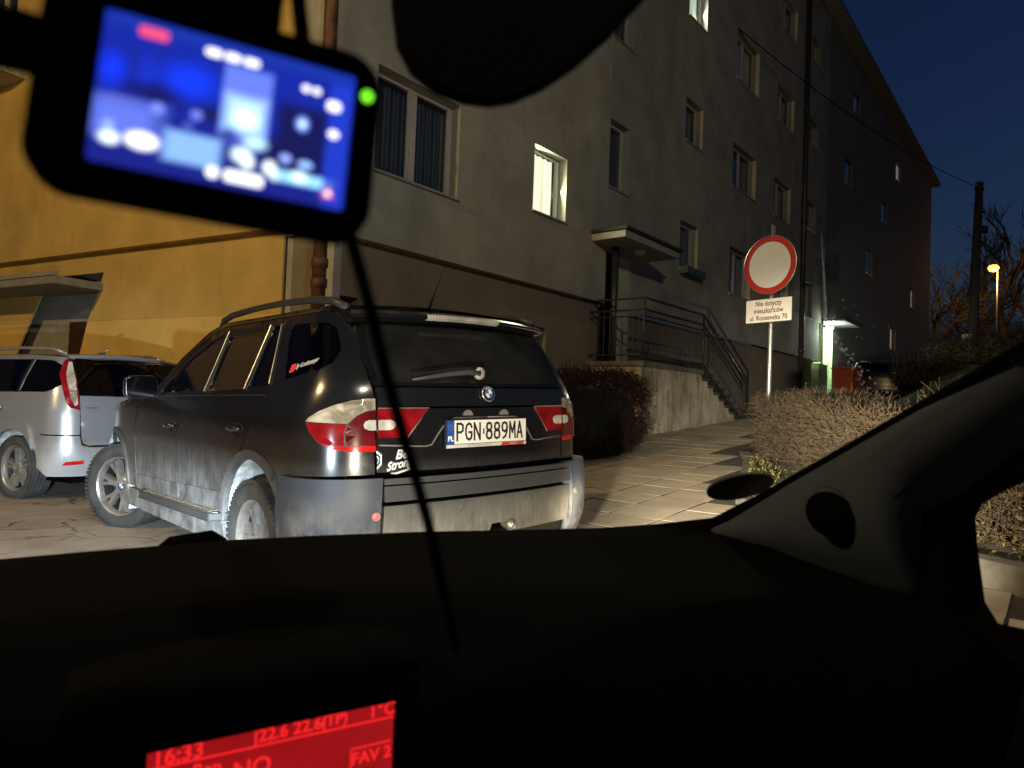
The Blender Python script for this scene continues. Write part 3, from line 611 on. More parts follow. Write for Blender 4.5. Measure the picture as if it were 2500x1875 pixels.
def wheel(par, x, y, z, R, wd, rr, side, steer=0, nsp=7, emblem=True, kind='y'):
    rot = Matrix.Rotation(steer, 4, 'Z') @ (Matrix.Identity(4) if side > 0 else Matrix.Rotation(math.pi, 4, 'Z')); Mw = Matrix.Translation((x, y, z)) @ rot
    h = wd/2; sw = [(rr, -h*.85), (rr+.02, -h), ((rr+R)/2, -h*1.06), (R-.03, -h), (R-.008, -h*.86), (R, -h*.7)]
    for g in np.linspace(-.55, .55, 4): sw += [(R, (g-.09)*h), (R-.009, (g-.07)*h), (R-.009, (g+.07)*h), (R, (g+.09)*h)]
    sw += [(R, h*.7), (R-.008, h*.86), (R-.03, h), ((rr+R)/2, h*1.06), (rr+.02, h), (rr, h*.85)]
    mb = MB().lathe(sw, seg=56)
    for k in range(64):                             # shoulder tread blocks
        a = 2*math.pi*k/64
        for q in (-1, 1):
            ca, sa = math.cos(a), math.sin(a); p = A_([ca*R, 0, sa*R]); t = A_([-sa, 0, ca]); r = A_([ca, 0, sa]); yy = A_([0, 1, 0])
            c = p+yy*q*h*.82; b = [c+t*dx+r*dr+yy*dy for dx in (-.010, .010) for dr in (-.02, .0012) for dy in (-.022, .022)]; mb.add(b, [(0,1,3,2), (4,6,7,5), (0,4,5,1), (2,3,7,6), (0,2,6,4), (1,5,7,3)])
    wh = mb.build('wheel', M_TYRE, par, local=True, smooth=False); wh.matrix_local = Mw
    for p_ in wh.data.polygons[:len(sw)*56-56]: p_.use_smooth = True
    mb = MB().lathe([(rr*.92, h*.45), (rr*.93, h*.6), (rr*.96, h*.80), (rr+.004, h*.9), (rr+.008, h*.86), (rr-.01, h*.7)], seg=56)
    MB().lathe([(rr*.86, -h*.7), (rr*.88, h*.2), (rr*.925, h*.47)], seg=40).build('rim_barrel', plain('shadowed rim barrel', (.03, .028, .026), .5, .5), wh, local=True, smooth=True)
    yo = h*.62
    for k in range(nsp):
        a0 = 2*math.pi*k/nsp+.2; r0, r1 = .05, rr*.93
        def pol(r, t): return (r*math.cos(a0)-t*math.sin(a0), r*math.sin(a0)+t*math.cos(a0))
        if kind == 'y': shapes = [[pol(r0, -.03), pol(rr*.45, -.021), pol(r1, -.052), pol(r1, -.022), pol(rr*.62, -.001), pol(r1, .022), pol(r1, .052), pol(rr*.45, .021), pol(r0, .03)]]
        else: shapes = [[pol(r0, -.030), pol(r1, -.046), pol(r1, -.012), pol(r0+.03, -.002)], [pol(r0, .030), pol(r0+.03, .002), pol(r1, .012), pol(r1, .046)][::-1]]
        for sp in shapes:
            n = len(sp); V = [(p, yo-.045*(math.hypot(p, q)/rr < .3)*0-.02+.02*math.hypot(p, q)/rr*0, q) for p, q in sp]; cxy = np.mean(sp, 0)
            V2 = [(p, yo-.05, q) for p, q in sp]; V1 = [(cxy[0]+(p-cxy[0])*.86, yo+.002, cxy[1]+(q-cxy[1])*.86) for p, q in sp]
            mb.add(V1+V+V2, [list(range(n))]+[(i, (i+1) % n, n+(i+1) % n, n+i) for i in range(n)]+[(n+i, n+(i+1) % n, 2*n+(i+1) % n, 2*n+i) for i in range(n)])
    mb.lathe([(.072, yo-.05), (.072, yo), (.06, yo+.008), (.036, yo+.01), (.036, yo+.004), (0, yo+.004)], seg=28)
    for k in range(5): a = 2*math.pi*k/5; mb.lathe([(.011, yo), (.011, yo+.01), (0, yo+.01)], (.055*math.cos(a), 0, .055*math.sin(a)), seg=8)
    rm = mb.build('rim', M_RIM, wh, local=True)
    br = MB().lathe([(.0, 0), (.15, 0), (.15, .012), (.0, .012)], (0, -h*.02, 0), seg=32).build('brake_disc', plain('rusty disc', (.05, .04, .035), .6, .3), wh, local=True)
    MB().lathe([(rr*.87, -h*.3), (.0, -h*.3)], seg=32).build('wheel_back', M_BLKM, wh, local=True)
    if emblem: roundel(wh, lambda V: np.stack([V[:, 0], yo+.012+V[:, 2], V[:, 1]], 1), .034, 'hub_emblem')
    return wh
M_EMB = [plain('emblem black', (.01, .01, .012), .25, var=0), plain('emblem silver', (.6, .6, .6), .3, .8, var=0), plain('emblem blue', (.03, .16, .42), .3, var=0), plain('emblem white', (.8, .8, .8), .3, var=0)]
def roundel(par, X, r, name, ring=False):
    mb = MB(); V = []; F = []; idx = []
    def disc(r0, r1, z, a0, a1, m, n=10):
        b = len(V)
        for i in range(n+1):
            a = math.radians(a0+(a1-a0)*i/n); V.append((r0*math.cos(a), r0*math.sin(a), z)); V.append((r1*math.cos(a), r1*math.sin(a), z))
        for i in range(n): F.append((b+2*i, b+2*i+1, b+2*i+3, b+2*i+2)); idx.append(m)
    disc(0, r*.985, 0, 0, 360, 0, 40); disc(r*.94, r, .0012, 0, 360, 1, 40); disc(r*.6, r*.66, .0012, 0, 360, 1, 40)
    for k in range(4): disc(0, r*.6, .001, 90*k, 90*k+90, 3 if k % 2 == 0 else 2)
    for a in (60, 90, 120): # three small letters' place on the ring
        disc(r*.72, r*.88, .0012, a-8, a+8, 3, 3)
    o = mesh(name, X(A_(V)), F, M_EMB, par, local=True)
    for p, m in zip(o.data.polygons, idx): p.material_index = m
    return o
def rotz(yaw, cr=0, cp=0):
    f0 = V3(-math.sin(yaw), math.cos(yaw), 0); l0 = V3(-math.cos(yaw), -math.sin(yaw), 0); z0 = V3(0, 0, 1)
    l = l0*math.cos(cr)-z0*math.sin(cr); u = z0*math.cos(cr)+l0*math.sin(cr); return np.stack([f0, l, u], 1)

# ------------------------------------------------------------------ black off-roader seen from behind
SX = Surf([(.30, .89, .12, .26), (.5, .90, .09, .26), (.8, .905, .075, .27), (1.0, .90, .078, .27), (1.08, .88, .082, .26), (1.14, .858, .088, .25), (1.2, .832, .11, .23), (1.43, .742, .27, .17), (1.5, .715, .33, .15), (1.56, .68, .40, .14), (1.6, .64, .47, .13)],
          .17, lambda x: np.clip(x-3.5, 0, 1.2)**2.2*.28, .02)
SB = Surf([(.26, .88, .16, .28), (.34, .90, .06, .27), (.45, .925, .025, .27), (.6, .935, .015, .28), (.70, .93, .02, .28), (.76, .925, .03, .28)], .13, lambda x: 0*x, .02)
car = empty('black_suv', (-.041, 3.55, 0), 'dusty black off-road car with roof rails, nose towards the yellow wall', 'car', rot=rotz(.732, .038))
M_BP = paint('black car paint', (.006, .006, .007), (.36, .365, .37), .42, .84, .20, .50, coat=.6)
M_CLAD = paint('dusty grey cladding', (.045, .047, .05), (.30, .295, .28), .38, .76, .55, .7, coat=0, streak=2.2)
M_BUMP = paint('dusty grey bumper', (.05, .051, .05), (.34, .32, .26), .45, .66, .5, .95, coat=0, streak=1.3)
M_BUMC = paint('dusty grey side bumper', (.035, .043, .062), (.27, .27, .255), .42, .70, .5, .9, coat=0, streak=3.2)
RAX, RAZ, FAX, FAZ = .87, .40, 3.72, .38
RARC, FARC = .415, .415
Xp, Yp, PT_ = SX.X, SX.Y, SX.pts
# quarter panel, doors, wing
quarter = PT_([('y', .615, .768), ('y', .615, 1.125), ('y', .625, 1.2), ('y', .632, 1.33), ('y', .615, 1.47), ('y', .60, 1.542)]+[('x', .5, 1.548), ('x', .955, 1.548), ('x', .955, 1.50), ('x', .80, 1.185), ('x', .80, 1.13), ('x', .82, 1.10), ('x', .90, .97), ('x', 1.02, .84), ('x', 1.055, .77)]+arc_pts(RAX, RAZ, RARC, 66, 170, 14)+[('x', .48, .60), ('x', .46, .758)])
qwin = PT_([('x', .655, 1.205), ('x', .83, 1.47), ('x', .80, 1.497), ('x', .46, 1.488), ('x', .405, 1.46), ('x', .325, 1.35), ('x', .315, 1.285), ('x', .35, 1.256)])
SX.patch('quarter_panel', quarter, M_BP, car, [qwin], st=.04, mirror=True)
SX.patch('quarter_window', inset(qwin, -.004), M_PRIV, car, off=-.004, th=.004, gap=0, st=.08, mirror=True)
rdw = PT_([('x', 1.70, 1.138), ('x', 1.69, 1.505), ('x', 1.115, 1.505), ('x', 1.13, 1.158)]); rfw = PT_([('x', 1.085, 1.16), ('x', 1.07, 1.505), ('x', .965, 1.50), ('x', .815, 1.18)])
rdoor = PT_([('x', .955, 1.545), ('x', .955, 1.50), ('x', .80, 1.185), ('x', .80, 1.13), ('x', .82, 1.10), ('x', .90, .97), ('x', 1.02, .84), ('x', 1.055, .77)]+arc_pts(RAX, RAZ, RARC, 64, 12, 9)+[('x', 1.30, .44), ('x', 2.03, .425), ('x', 2.04, .6), ('x', 2.065, .78), ('x', 1.99, .98), ('x', 1.85, 1.09), ('x', 1.755, 1.14), ('x', 1.745, 1.545)])
SX.patch('rear_door', rdoor, M_BP, car, [rdw, rfw], st=.045, mirror=True)
SX.patch('rear_door_window', inset(rdw, -.004), M_DKGL, car, off=-.005, th=.004, gap=0, st=.1, mirror=True)
SX.patch('rear_door_window', inset(rfw, -.004), M_PRIV, car, off=-.005, th=.004, gap=0, st=.1, mirror=True)
fdw = PT_([('x', 1.80, 1.140), ('x', 1.80, 1.49), ('x', 1.95, 1.47), ('x', 2.25, 1.36), ('x', 2.58, 1.165), ('x', 2.62, 1.118)])
fdoor = PT_([('x', 1.745, 1.545), ('x', 1.755, 1.14), ('x', 1.85, 1.09), ('x', 1.99, .98), ('x', 2.065, .78), ('x', 2.04, .6), ('x', 2.03, .425), ('x', 3.06, .40), ('x', 3.09, .62), ('x', 3.125, .84), ('x', 3.08, 1.0), ('x', 2.85, 1.085), ('x', 2.70, 1.10), ('x', 2.60, 1.19), ('x', 2.27, 1.40), ('x', 1.97, 1.515), ('x', 1.85, 1.545)][::-1])
SX.patch('front_door', fdoor, M_BP, car, [fdw], st=.045, mirror=True)
SX.patch('front_door_window', inset(fdw, -.004), M_DKGL, car, off=-.005, th=.004, gap=0, st=.1, mirror=True)
SX.patch('cant_rail', PT_([('x', .52, 1.55), ('x', 1.85, 1.548), ('x', 1.98, 1.518), ('x', 2.28, 1.402), ('x', 2.61, 1.192), ('x', 2.71, 1.102), ('x', 2.88, 1.088), ('x', 2.80, 1.14), ('x', 2.45, 1.37), ('x', 2.12, 1.53), ('x', 1.95, 1.575), ('x', .6, 1.578)]), M_BP, car, gap=.001, mirror=True)
wing = PT_([('x', 3.10, .62), ('x', 3.13, .84), ('x', 3.09, 1.0), ('x', 2.90, 1.085), ('x', 3.3, 1.065), ('x', 3.75, 1.02), ('x', 4.15, .94), ('x', 4.40, .86), ('x', 4.50, .76), ('x', 4.50, .62), ('x', 4.16, .56)]+arc_pts(FAX, FAZ, FARC, 27, 172, 18)+[('x', 3.24, .40), ('x', 3.07, .41)])
SX.patch('front_wing', wing, M_BP, car, st=.05, mirror=True)
# arch cladding, sill, running board
for (cx, cz, a0, a1) in ((RAX, RAZ, 0, 150), (FAX, FAZ, -8, 176)):
    o = arc_pts(cx, cz, RARC+.032, a0, a1, 20); i_ = arc_pts(cx, cz, RARC-.016, a1, a0, 20); SX.patch('arch_trim', PT_(o+i_), M_CLAD, car, off=.012, th=.03, gap=0, st=.04, mirror=True)
SX.patch('door_trim', PT_([('x', 1.30, .44), ('x', 1.30, .585), ('x', 2.02, .555), ('x', 2.02, .43)]), M_CLAD, car, off=.010, th=.02, mirror=True)
SX.patch('door_trim', PT_([('x', 2.05, .43), ('x', 2.05, .55), ('x', 3.04, .515), ('x', 3.03, .41)]), M_CLAD, car, off=.010, th=.02, mirror=True)
SX.patch('sill', PT_([('x', 1.26, .28), ('x', 1.28, .43), ('x', 3.27, .39), ('x', 3.3, .25)]), M_CLAD, car, off=.005, th=.05, mirror=True)
M_CHR = plain('brushed trim', (.5, .48, .44), .3, .9, scale=20)
for s_ in (1, -1):
    tb = MB(); Pt = [(1.24, .85), (1.31, .97), (2.72, .97), (2.86, .84)]
    zf = lambda x: .475-.045*(x-1.1)/1.6
    V = [(a, b*s_, zf(a)) for a, b in Pt]+[(a, b*s_, zf(a)-.045) for a, b in Pt]; n = 4
    rb = mesh('running_board', V, [(0,1,2,3), (7,6,5,4)]+[(i, (i+1) % 4, 4+(i+1) % 4, 4+i) for i in range(4)], plain('dark running board', (.04, .04, .04), .6), car, local=True, bevel=.008)
    for k in range(25): a = 1.34+k*.054; tb.box(a, a+.024, *sorted((.90*s_, .958*s_)), zf(a)+.0, zf(a)+.008)
    tb.build('rubber_rib', plain('worn rubber ribs', (.16, .14, .10), .8), rb, local=True)
    MB().tube([(1.27, .93*s_, zf(1.27)+.002), (1.34, .970*s_, zf(1.34)+.004), (2.68, .970*s_, zf(2.68)+.004), (2.78, .92*s_, zf(2.7)+.004)], .004, 8).build('trim_strip', M_CHR, rb, local=True, smooth=True)
# rear bumper
Bp = SB.pts
SB.patch('bumper_corner', Bp([('y', .613, .762), ('y', .613, .34)])+[SB.X(.52, .34), SB.X(.50, .60), SB.X(.475, .762)], M_BUMC, car, off=.006, th=.07, gap=.002, st=.035, mirror=True)
for a, b, of in ((.727, .755, .006), (.650, .722, 0)): SB.patch('bumper_step', Bp([('y', -.61, a), ('y', .61, a), ('y', .61, b), ('y', -.61, b)]), M_BUMP, car, off=of, th=.06, gap=.001, st=.06)
SB.patch('bumper_centre', Bp([('y', -.61, .43), ('y', -.12, .43), ('y', -.10, .485), ('y', -.0, .485), ('y', .02, .43), ('y', .61, .43), ('y', .61, .632), ('y', -.61, .632)]), M_BUMP, car, off=-.006, th=.06, gap=.001, st=.045)
SB.patch('bumper_valance', Bp([('y', -.61, .30), ('y', .61, .30), ('y', .61, .426), ('y', -.61, .426)]), M_BLK, car, off=-.03, th=.05, gap=.001, st=.08)
bb = MB().grid([[(.12+.13*y*y, y, z) for y in np.linspace(-.6, .6, 12)] for z in (.34, .77)]).build('bumper_core', M_BLKM, car, local=True)
for y, m in ((.655, plain('pink sensor', (.45, .16, .17), .5, var=0)), (.196, M_BUMP), (-.268, M_BUMP), (-.655, M_BUMP)):
    sg, z = SB.Y(y, .592); p = SB.P(sg, z); n = SB.Nn(sg, z); off = .012 if abs(y) > .62 else -.006
    a = np.cross(n, V3(0, 0, 1)); a /= np.linalg.norm(a); b = np.cross(a, n)
    MB(lambda V, p=p, n=n, a=a, b=b, off=off: p+V[:, :1]*a+V[:, 1:2]*b+(V[:, 2:3]+off)*n).lathe([(.020, -.004), (.020, .003), (.017, .004), (.014, .001), (.012, .003), (0, .0035)], axis='z', seg=20).build('parking_sensor', m, car, local=True, smooth=True)
tb = MB().tube([(.06, -.05, .36), (-.03, -.05, .385), (-.06, -.05, .42), (-.06, -.05, .46)], [.022, .022, .020, .018], 14); th = [(.001, -.025)]+[(.025*math.sin(a), -.025*math.cos(a)) for a in np.linspace(.4, math.pi, 10)]
tb.lathe(th, (-.06, -.05, .485), 'z', 20); tb.build('tow_ball', plain('worn steel ball', (.55, .52, .44), .3, .7), car, local=True, smooth=True)
# tailgate
SX.patch('tailgate', PT_([('y', -.61, .775), ('y', .61, .775), ('y', .61, 1.076), ('y', -.61, 1.076)]), M_BP, car, off=0, st=.06)
SX.patch('tailgate_upper', PT_([('y', -.61, 1.080), ('y', .61, 1.080), ('y', .615, 1.172), ('y', -.615, 1.172)]), M_BP, car, off=.012, th=.03, st=.05)
gl_o = PT_([('y', -.617, 1.178), ('y', .617, 1.178), ('y', .625, 1.33), ('y', .60, 1.50), ('y', -.60, 1.50), ('y', -.625, 1.33)]); gl_h = PT_([('y', -.585, 1.195), ('y', .585, 1.195), ('y', .59, 1.33), ('y', .555, 1.485), ('y', -.555, 1.485), ('y', -.59, 1.33)])
SX.patch('rear_window_frame', gl_o, plain('gloss black frame', (.006, .006, .007), .15, var=0), car, [gl_h], off=.004, st=.06)
SX.patch('rear_window', inset(gl_h, -.004), M_REAR, car, off=.002, th=.004, gap=0, st=.08)
# spoiler with high brake light
def spo(y): b = .12*y*y; return [(.55+b*0, 1.588-.03*y*y), (.36+b, 1.572-.05*y*y), (.275+b, 1.548-.06*y*y), (.272+b, 1.535-.06*y*y), (.31+b, 1.512-.05*y*y), (.42+b, 1.492-.03*y*y)]
ys = np.linspace(-.64, .64, 25); G = [[(x, y, z) for x, z in spo(y)] for y in ys]
mb = MB().grid(G); mb.add(G[0], [list(range(6))]); mb.add(G[-1], [list(range(6))[::-1]]); mb.build('roof_spoiler', M_BP, car, local=True, smooth=False, bevel=.006)
bl = MB().grid([[(.268+.12*y*y, y, 1.552-.06*y*y), (.262+.12*y*y, y, 1.534-.06*y*y), (.285+.12*y*y, y, 1.522-.06*y*y)] for y in np.linspace(-.24, .24, 9)]).build('high_brake_light', M_LWHT, car, local=True)
mb = MB()
for y in np.linspace(-.225, .225, 26): mb.box(.258+.12*y*y, .262+.12*y*y, y-.004, y+.004, 1.536-.06*y*y, 1.548-.06*y*y)
mb.build('light_rib', plain('grey rib', (.35, .33, .32), .4), bl, local=True)
# wiper
P = [(SX.P(*SX.Y(y, z))+SX.Nn(*SX.Y(y, z))*.03) for y, z in ((.03, 1.232), (.10, 1.238), (.22, 1.226), (.34, 1.21), (.43, 1.198))]
wp = MB().tube(P, [.020, .016, .014, .010, .006], 8).build('rear_wiper', M_CLAD, car, local=True, smooth=True)
P2 = [p+V3(-.004, 0, .022-.0*i) for i, p in enumerate(P)]; MB().tube([A_(P2[0])+V3(0, -.03, .004)]+P2, [.006]*6, 6).build('wiper_blade', M_BLK, wp, local=True)
MB().lathe([(0, -.012), (.03, -.012), (.034, 0), (.03, .012), (0, .012)], tuple(P[0]), 'x', 16).build('wiper_hub', plain('dusty hub', (.42, .40, .34), .8, bumpk=.5), wp, local=True, smooth=True)
def on_rear(y, z, off=0.):
    q = SX.Y(y, z); return SX.P(*q)+SX.Nn(*q)*off
def rearmap(y0, z0, off, sl=0.):                     # flat plane touching the tailgate at (y0,z0): u to the right as seen, v up
    q = SX.Y(y0, z0); n = SX.Nn(*q); p = SX.P(*q)+n*off; a = np.cross(V3(0, 0, 1), -n); a = V3(0, -1, 0)-n*(V3(0, -1, 0)@n); a /= np.linalg.norm(a); b = np.cross(n, a); b = b if b[2] > 0 else -b
    a, b = a*math.cos(sl)+b*math.sin(sl), b*math.cos(sl)-a*math.sin(sl)
    return lambda V: p+V[:, :1]*a+V[:, 1:2]*b+V[:, 2:3]*n
EM = rearmap(.0, 1.14, .016)
em = MB(EM).lathe([(.041, 0), (.043, .004), (.041, .009), (.036, .008), (.0, .008)], axis='z', seg=32).build('emblem_base', M_CHR, car, local=True, smooth=True)
roundel(em, lambda V: EM(V*A_([1, 1, 1])+A_([0, 0, .0095])), .037, 'emblem')
# number plate in its advertising frame
PL = rearmap(.003, .955, .012, .0)
hw, hh = .262, .058
np_ = MB(PL).box(-hw-.008, hw+.008, -hh-.022, hh+.008, -.012, 0.0).build('number_plate', M_BLK, car, local=True, bevel=.003)
MB(PL).box(-hw+.045, hw, -hh, hh, .0005, .003).build('plate_face', plain('cream plate', (.86, .82, .72), .45, var=.05), np_, local=True)
MB(PL).box(-hw, -hw+.0445, -hh, hh, .0005, .003).build('country_band', plain('plate blue', (.02, .07, .32), .45, var=.05), np_, local=True)
mb = MB(PL)
for k in range(12):
    a = 2*math.pi*k/12; mb.lathe([(.0026, 0), (0, .0005)], (-hw+.022+.013*math.cos(a), .024+.013*math.sin(a), .0032), 'z', 6)
mb.build('star_ring', plain('pale blue stars', (.12, .22, .42), .5, var=0), np_, local=True)
put_text('country_code', 'PL', .034, plain('plate white', (.8, .8, .78), .5, var=0), np_, lambda V: PL(np.stack([V[:, 0]-hw+.022, V[:, 1]-.032, 0*V[:, 0]+.0036], 1)), local=True, thick=.0015)
mb = MB(); H_, W_, r_ = .080, .0425, .0056; z3 = lambda V: PL(V+A_([0, 0, .0036]))
strokes(mb, 'PGN', -hw+.062, -.039, H_, W_, r_, z3); strokes(mb, '889MA', -.012, -.039, H_, W_*.97, r_, z3); b_ = MB(PL).box(-.036, -.025, -.014, .014, .003, .0036).build('plate_seal', plain('seal grey', (.10, .10, .11), .5, var=0), np_, local=True)
mb.build('plate_lettering', plain('plate black', (.012, .012, .014), .5, var=0), np_, local=True)
MB(PL).box(-hw-.002, hw+.002, -hh-.019, -hh-.003, .0005, .0028).build('frame_strip', plain('frame strip white', (.62, .60, .55), .5, var=.1), np_, local=True)
MB(PL).prism([(.085, -hh-.0185), (hw-.022, -hh-.0185), (hw-.010, -hh-.0035), (.097, -hh-.0035)], .0028, .0034).build('red_flash', plain('frame strip red', (.5, .03, .02), .5, var=.1), np_, local=True)
put_text('frame_lettering', 'AUTODOBREZARO.EU', .013, plain('frame grey', (.12, .12, .11), .5, var=0), np_, lambda V: PL(np.stack([V[:, 0]-.055, V[:, 1]-hh-.011, 0*V[:, 0]+.0033], 1)), local=True, spacing=1.25)
put_text('frame_number', '606 330 804', .011, plain('frame white', (.75, .7, .66), .5, var=0), np_, lambda V: PL(np.stack([V[:, 0]+.17, V[:, 1]-hh-.011, 0*V[:, 0]+.0038], 1)), local=True)
for y in (.125, -.115):
    q = rearmap(y, 1.036, .001); MB(q).prism(circ(0, 0, .030, .028, 12, 0, 180), 0, .008).build('plate_light', plain('grey lamp hood', (.18, .17, .15), .6), car, local=True)
for s_ in (1, -1): MB().tube([on_rear(y*s_, z, .003) for y, z in ((.0, 1.026), (.2, 1.024), (.245, 1.012), (.29, .96), (.335, .898), (.37, .892), (.60, .905))], .0045, 6).build('recess_trim', plain('worn grey edge', (.16, .15, .13), .6), car, local=True, smooth=True)
# script sticker, lower left of the tailgate
ws = plain('sticker white', (.72, .72, .70), .5, var=.05); ST = rearmap(.50, .835, .002, .08)
put_text('sticker', 'Be', .060, ws, car, lambda V: ST(np.stack([V[:, 0]+V[:, 1]*.35+.016, V[:, 1]+.022, 0*V[:, 0]], 1)), local=True, thick=.0022)
put_text('sticker', 'Strong', .058, ws, car, lambda V: ST(np.stack([V[:, 0]+V[:, 1]*.3, V[:, 1]-.022+V[:, 0]*.12, 0*V[:, 0]], 1)), local=True, thick=.0022, sx=.82)
MB(ST).tube([(-.05, -.058, .001), (-.02, -.062, .001), (.04, -.052, .001), (.075, -.040, .001)], [.002, .005, .005, .002], 6).build('sticker', ws, car, local=True)
# window sticker on the left quarter glass
q0 = SX.X(.60, 1.262); n0 = SX.Nn(*q0); a0 = V3(-1, 0, 0)-n0*(V3(-1, 0, 0)@n0); a0 /= np.linalg.norm(a0); b0 = np.cross(a0, n0); b0 = b0 if b0[2] > 0 else -b0; p0 = SX.P(*q0)+n0*.003
def QS(V): return p0+V[:, :1]*(a0*.985+b0*.17)+V[:, 1:2]*b0+V[:, 2:3]*n0
MB(QS).prism(rrect(-.025, .025, -.022, .022, .006), 0, .0008).build('window_sticker', plain('sticker red', (.72, .05, .05), .5, var=.05), car, local=True)
put_text('window_sticker', 'By Konferansjer', .036, ws, car, lambda V: QS(np.stack([V[:, 0]+.034+V[:, 1]*.25, V[:, 1], 0*V[:, 0]+.0005], 1)), 'LEFT', local=True, thick=.0008, sx=.92)
# tail lamps
def both(fn):
    for s_ in (1, -1): fn(s_)
def lampset(s_):
    def P(L): 
        q = SX.pts([(k, a, z) for k, a, z in L]); return [(s_*a, z) for a, z in q]
    outl = [('y', .615, .874), ('y', .72, .876), ('y', .79, .890), ('y', .84, .918), ('y', .862, .96), ('y', .872, 1.01), ('y', .862, 1.032), ('y', .83, 1.062), ('y', .78, 1.09), ('y', .72, 1.110), ('y', .66, 1.120), ('y', .615, 1.122)]
    base = SX.patch('tail_light', P(outl), plain('lamp housing', (.02, .01, .01), .4, var=0), car, off=.004, th=.02, gap=.0, st=.04)
    SX.patch('clear_lens', P([('y', .872, 1.012), ('y', .862, 1.032), ('y', .83, 1.062), ('y', .78, 1.09), ('y', .72, 1.110), ('y', .66, 1.120), ('y', .617, 1.121), ('y', .617, 1.068), ('y', .66, 1.062), ('y', .70, 1.04), ('y', .735, 1.005)]), M_LCLR, base, off=.010, th=.006, gap=.001, st=.03)
    SX.patch('dark_lens', P([('y', .617, 1.066), ('y', .66, 1.060), ('y', .70, 1.038), ('y', .732, 1.003), ('y', .745, .96), ('y', .742, .905), ('y', .617, .905)]), M_LDRK, base, off=.009, th=.006, gap=.001, st=.03)
    SX.patch('red_lens', P([('y', .748, .905), ('y', .75, .96), ('y', .738, 1.004), ('y', .871, 1.008), ('y', .860, .96), ('y', .838, .920), ('y', .80, .908)]), M_LRED, base, off=.010, th=.006, gap=.001, st=.03)
    SX.patch('reflector', P([('y', .617, .876), ('y', .72, .878), ('y', .79, .892), ('y', .835, .917), ('y', .80, .905), ('y', .742, .903), ('y', .617, .903)]), M_LBRT, base, off=.010, th=.006, gap=.0, st=.03)
    SX.patch('reversing_lens', P([('y', .617, .975), ('y', .65, .975), ('y', .668, .985), ('y', .672, 1.0), ('y', .665, 1.015), ('y', .65, 1.022), ('y', .617, 1.022)]), M_LWHT, base, off=.013, th=.004, gap=.0, st=.03)
    inn = SX.patch('tailgate_light', P([('y', .606, .936), ('y', .606, 1.074), ('y', .352, 1.074), ('y', .465, .938)]), M_LRED, car, off=.006, th=.02, gap=.001, st=.04)
    SX.patch('reversing_lens', P([('y', .604, .975), ('y', .604, 1.022), ('y', .545, 1.022), ('y', .525, 1.012), ('y', .522, .998), ('y', .53, .982), ('y', .548, .975)]), M_LWHT, inn, off=.009, th=.004, gap=0, st=.03)
    mb = MB(lambda V: V); e = [on_rear(y*s_, z, .008) for y, z in ((.606, 1.076), (.350, 1.076), (.463, .936))]; mb.tube(e, .003, 6); mb.build('lamp_edge', plain('dull chrome edge', (.4, .33, .3), .4, .6), inn, local=True)
both(lampset)
# roof, windscreen, bonnet, nose
yy = np.linspace(-1, 1, 15)
def roof_row(x): 
    zE = 1.578 if x < 1.97 else 1.578-(x-1.97)*.30; W = float(SX.wrc(min(zE, 1.578))[0]); return [(x, W*t*1.0, zE+.034*(1-t*t)) for t in yy]
MB().grid([roof_row(x) for x in (.50, .62, .9, 1.3, 1.7, 1.97)]).build('roof', M_BP, car, local=True, smooth=True)
A0 = [(1.96, 1.575), (2.12, 1.53), (2.45, 1.37), (2.80, 1.14), (2.88, 1.09)]
wsG = []
for x, z in A0:
    W = float(SX.P(*SX.X(x, z))[1]); wsG.append([(x+.10*(1-t*t), W*t, z+.03*(1-t*t)) for t in yy])
MB().grid(wsG).build('windscreen', M_DKGL, car, local=True, smooth=True)
hd = []
for x, z in ((2.86, 1.088), (3.3, 1.067), (3.75, 1.022), (4.15, .942), (4.40, .862), (4.50, .76)):
    W = float(SX.P(*SX.X(x, z))[1]); hd.append([(x+.06*(1-t*t), W*t, z+.05*(1-abs(t)**3)) for t in yy])
MB().grid(hd).build('bonnet', M_BP, car, local=True, smooth=True)
MB().grid([[(4.5+.08*(1-t*t), .66*t, z) for t in yy] for z in (.25, .5, .78)]).build('front_bumper', M_CLAD, car, local=True, smooth=True)
MB().box(.2, 4.45, -.74, .74, .26, .30).box(.15, .3, -.6, .6, .30, .7).box(1.4, 3.2, -.80, .80, .30, .5).build('underbody', M_BLKM, car, local=True)
def liner(cx, cz, s_):
    th = np.linspace(math.radians(-25), math.radians(205), 24); V = [[(cx+.41*math.cos(a), y*s_, cz+.41*math.sin(a)) for a in th] for y in (.885, .72, .52)]
    mb = MB().grid(V); mb.add([(cx+.41*math.cos(a), .52*s_, cz+.41*math.sin(a)) for a in th], [list(range(24))]); return mb.build('wheel_arch_liner', M_LINER, car, local=True, smooth=True)
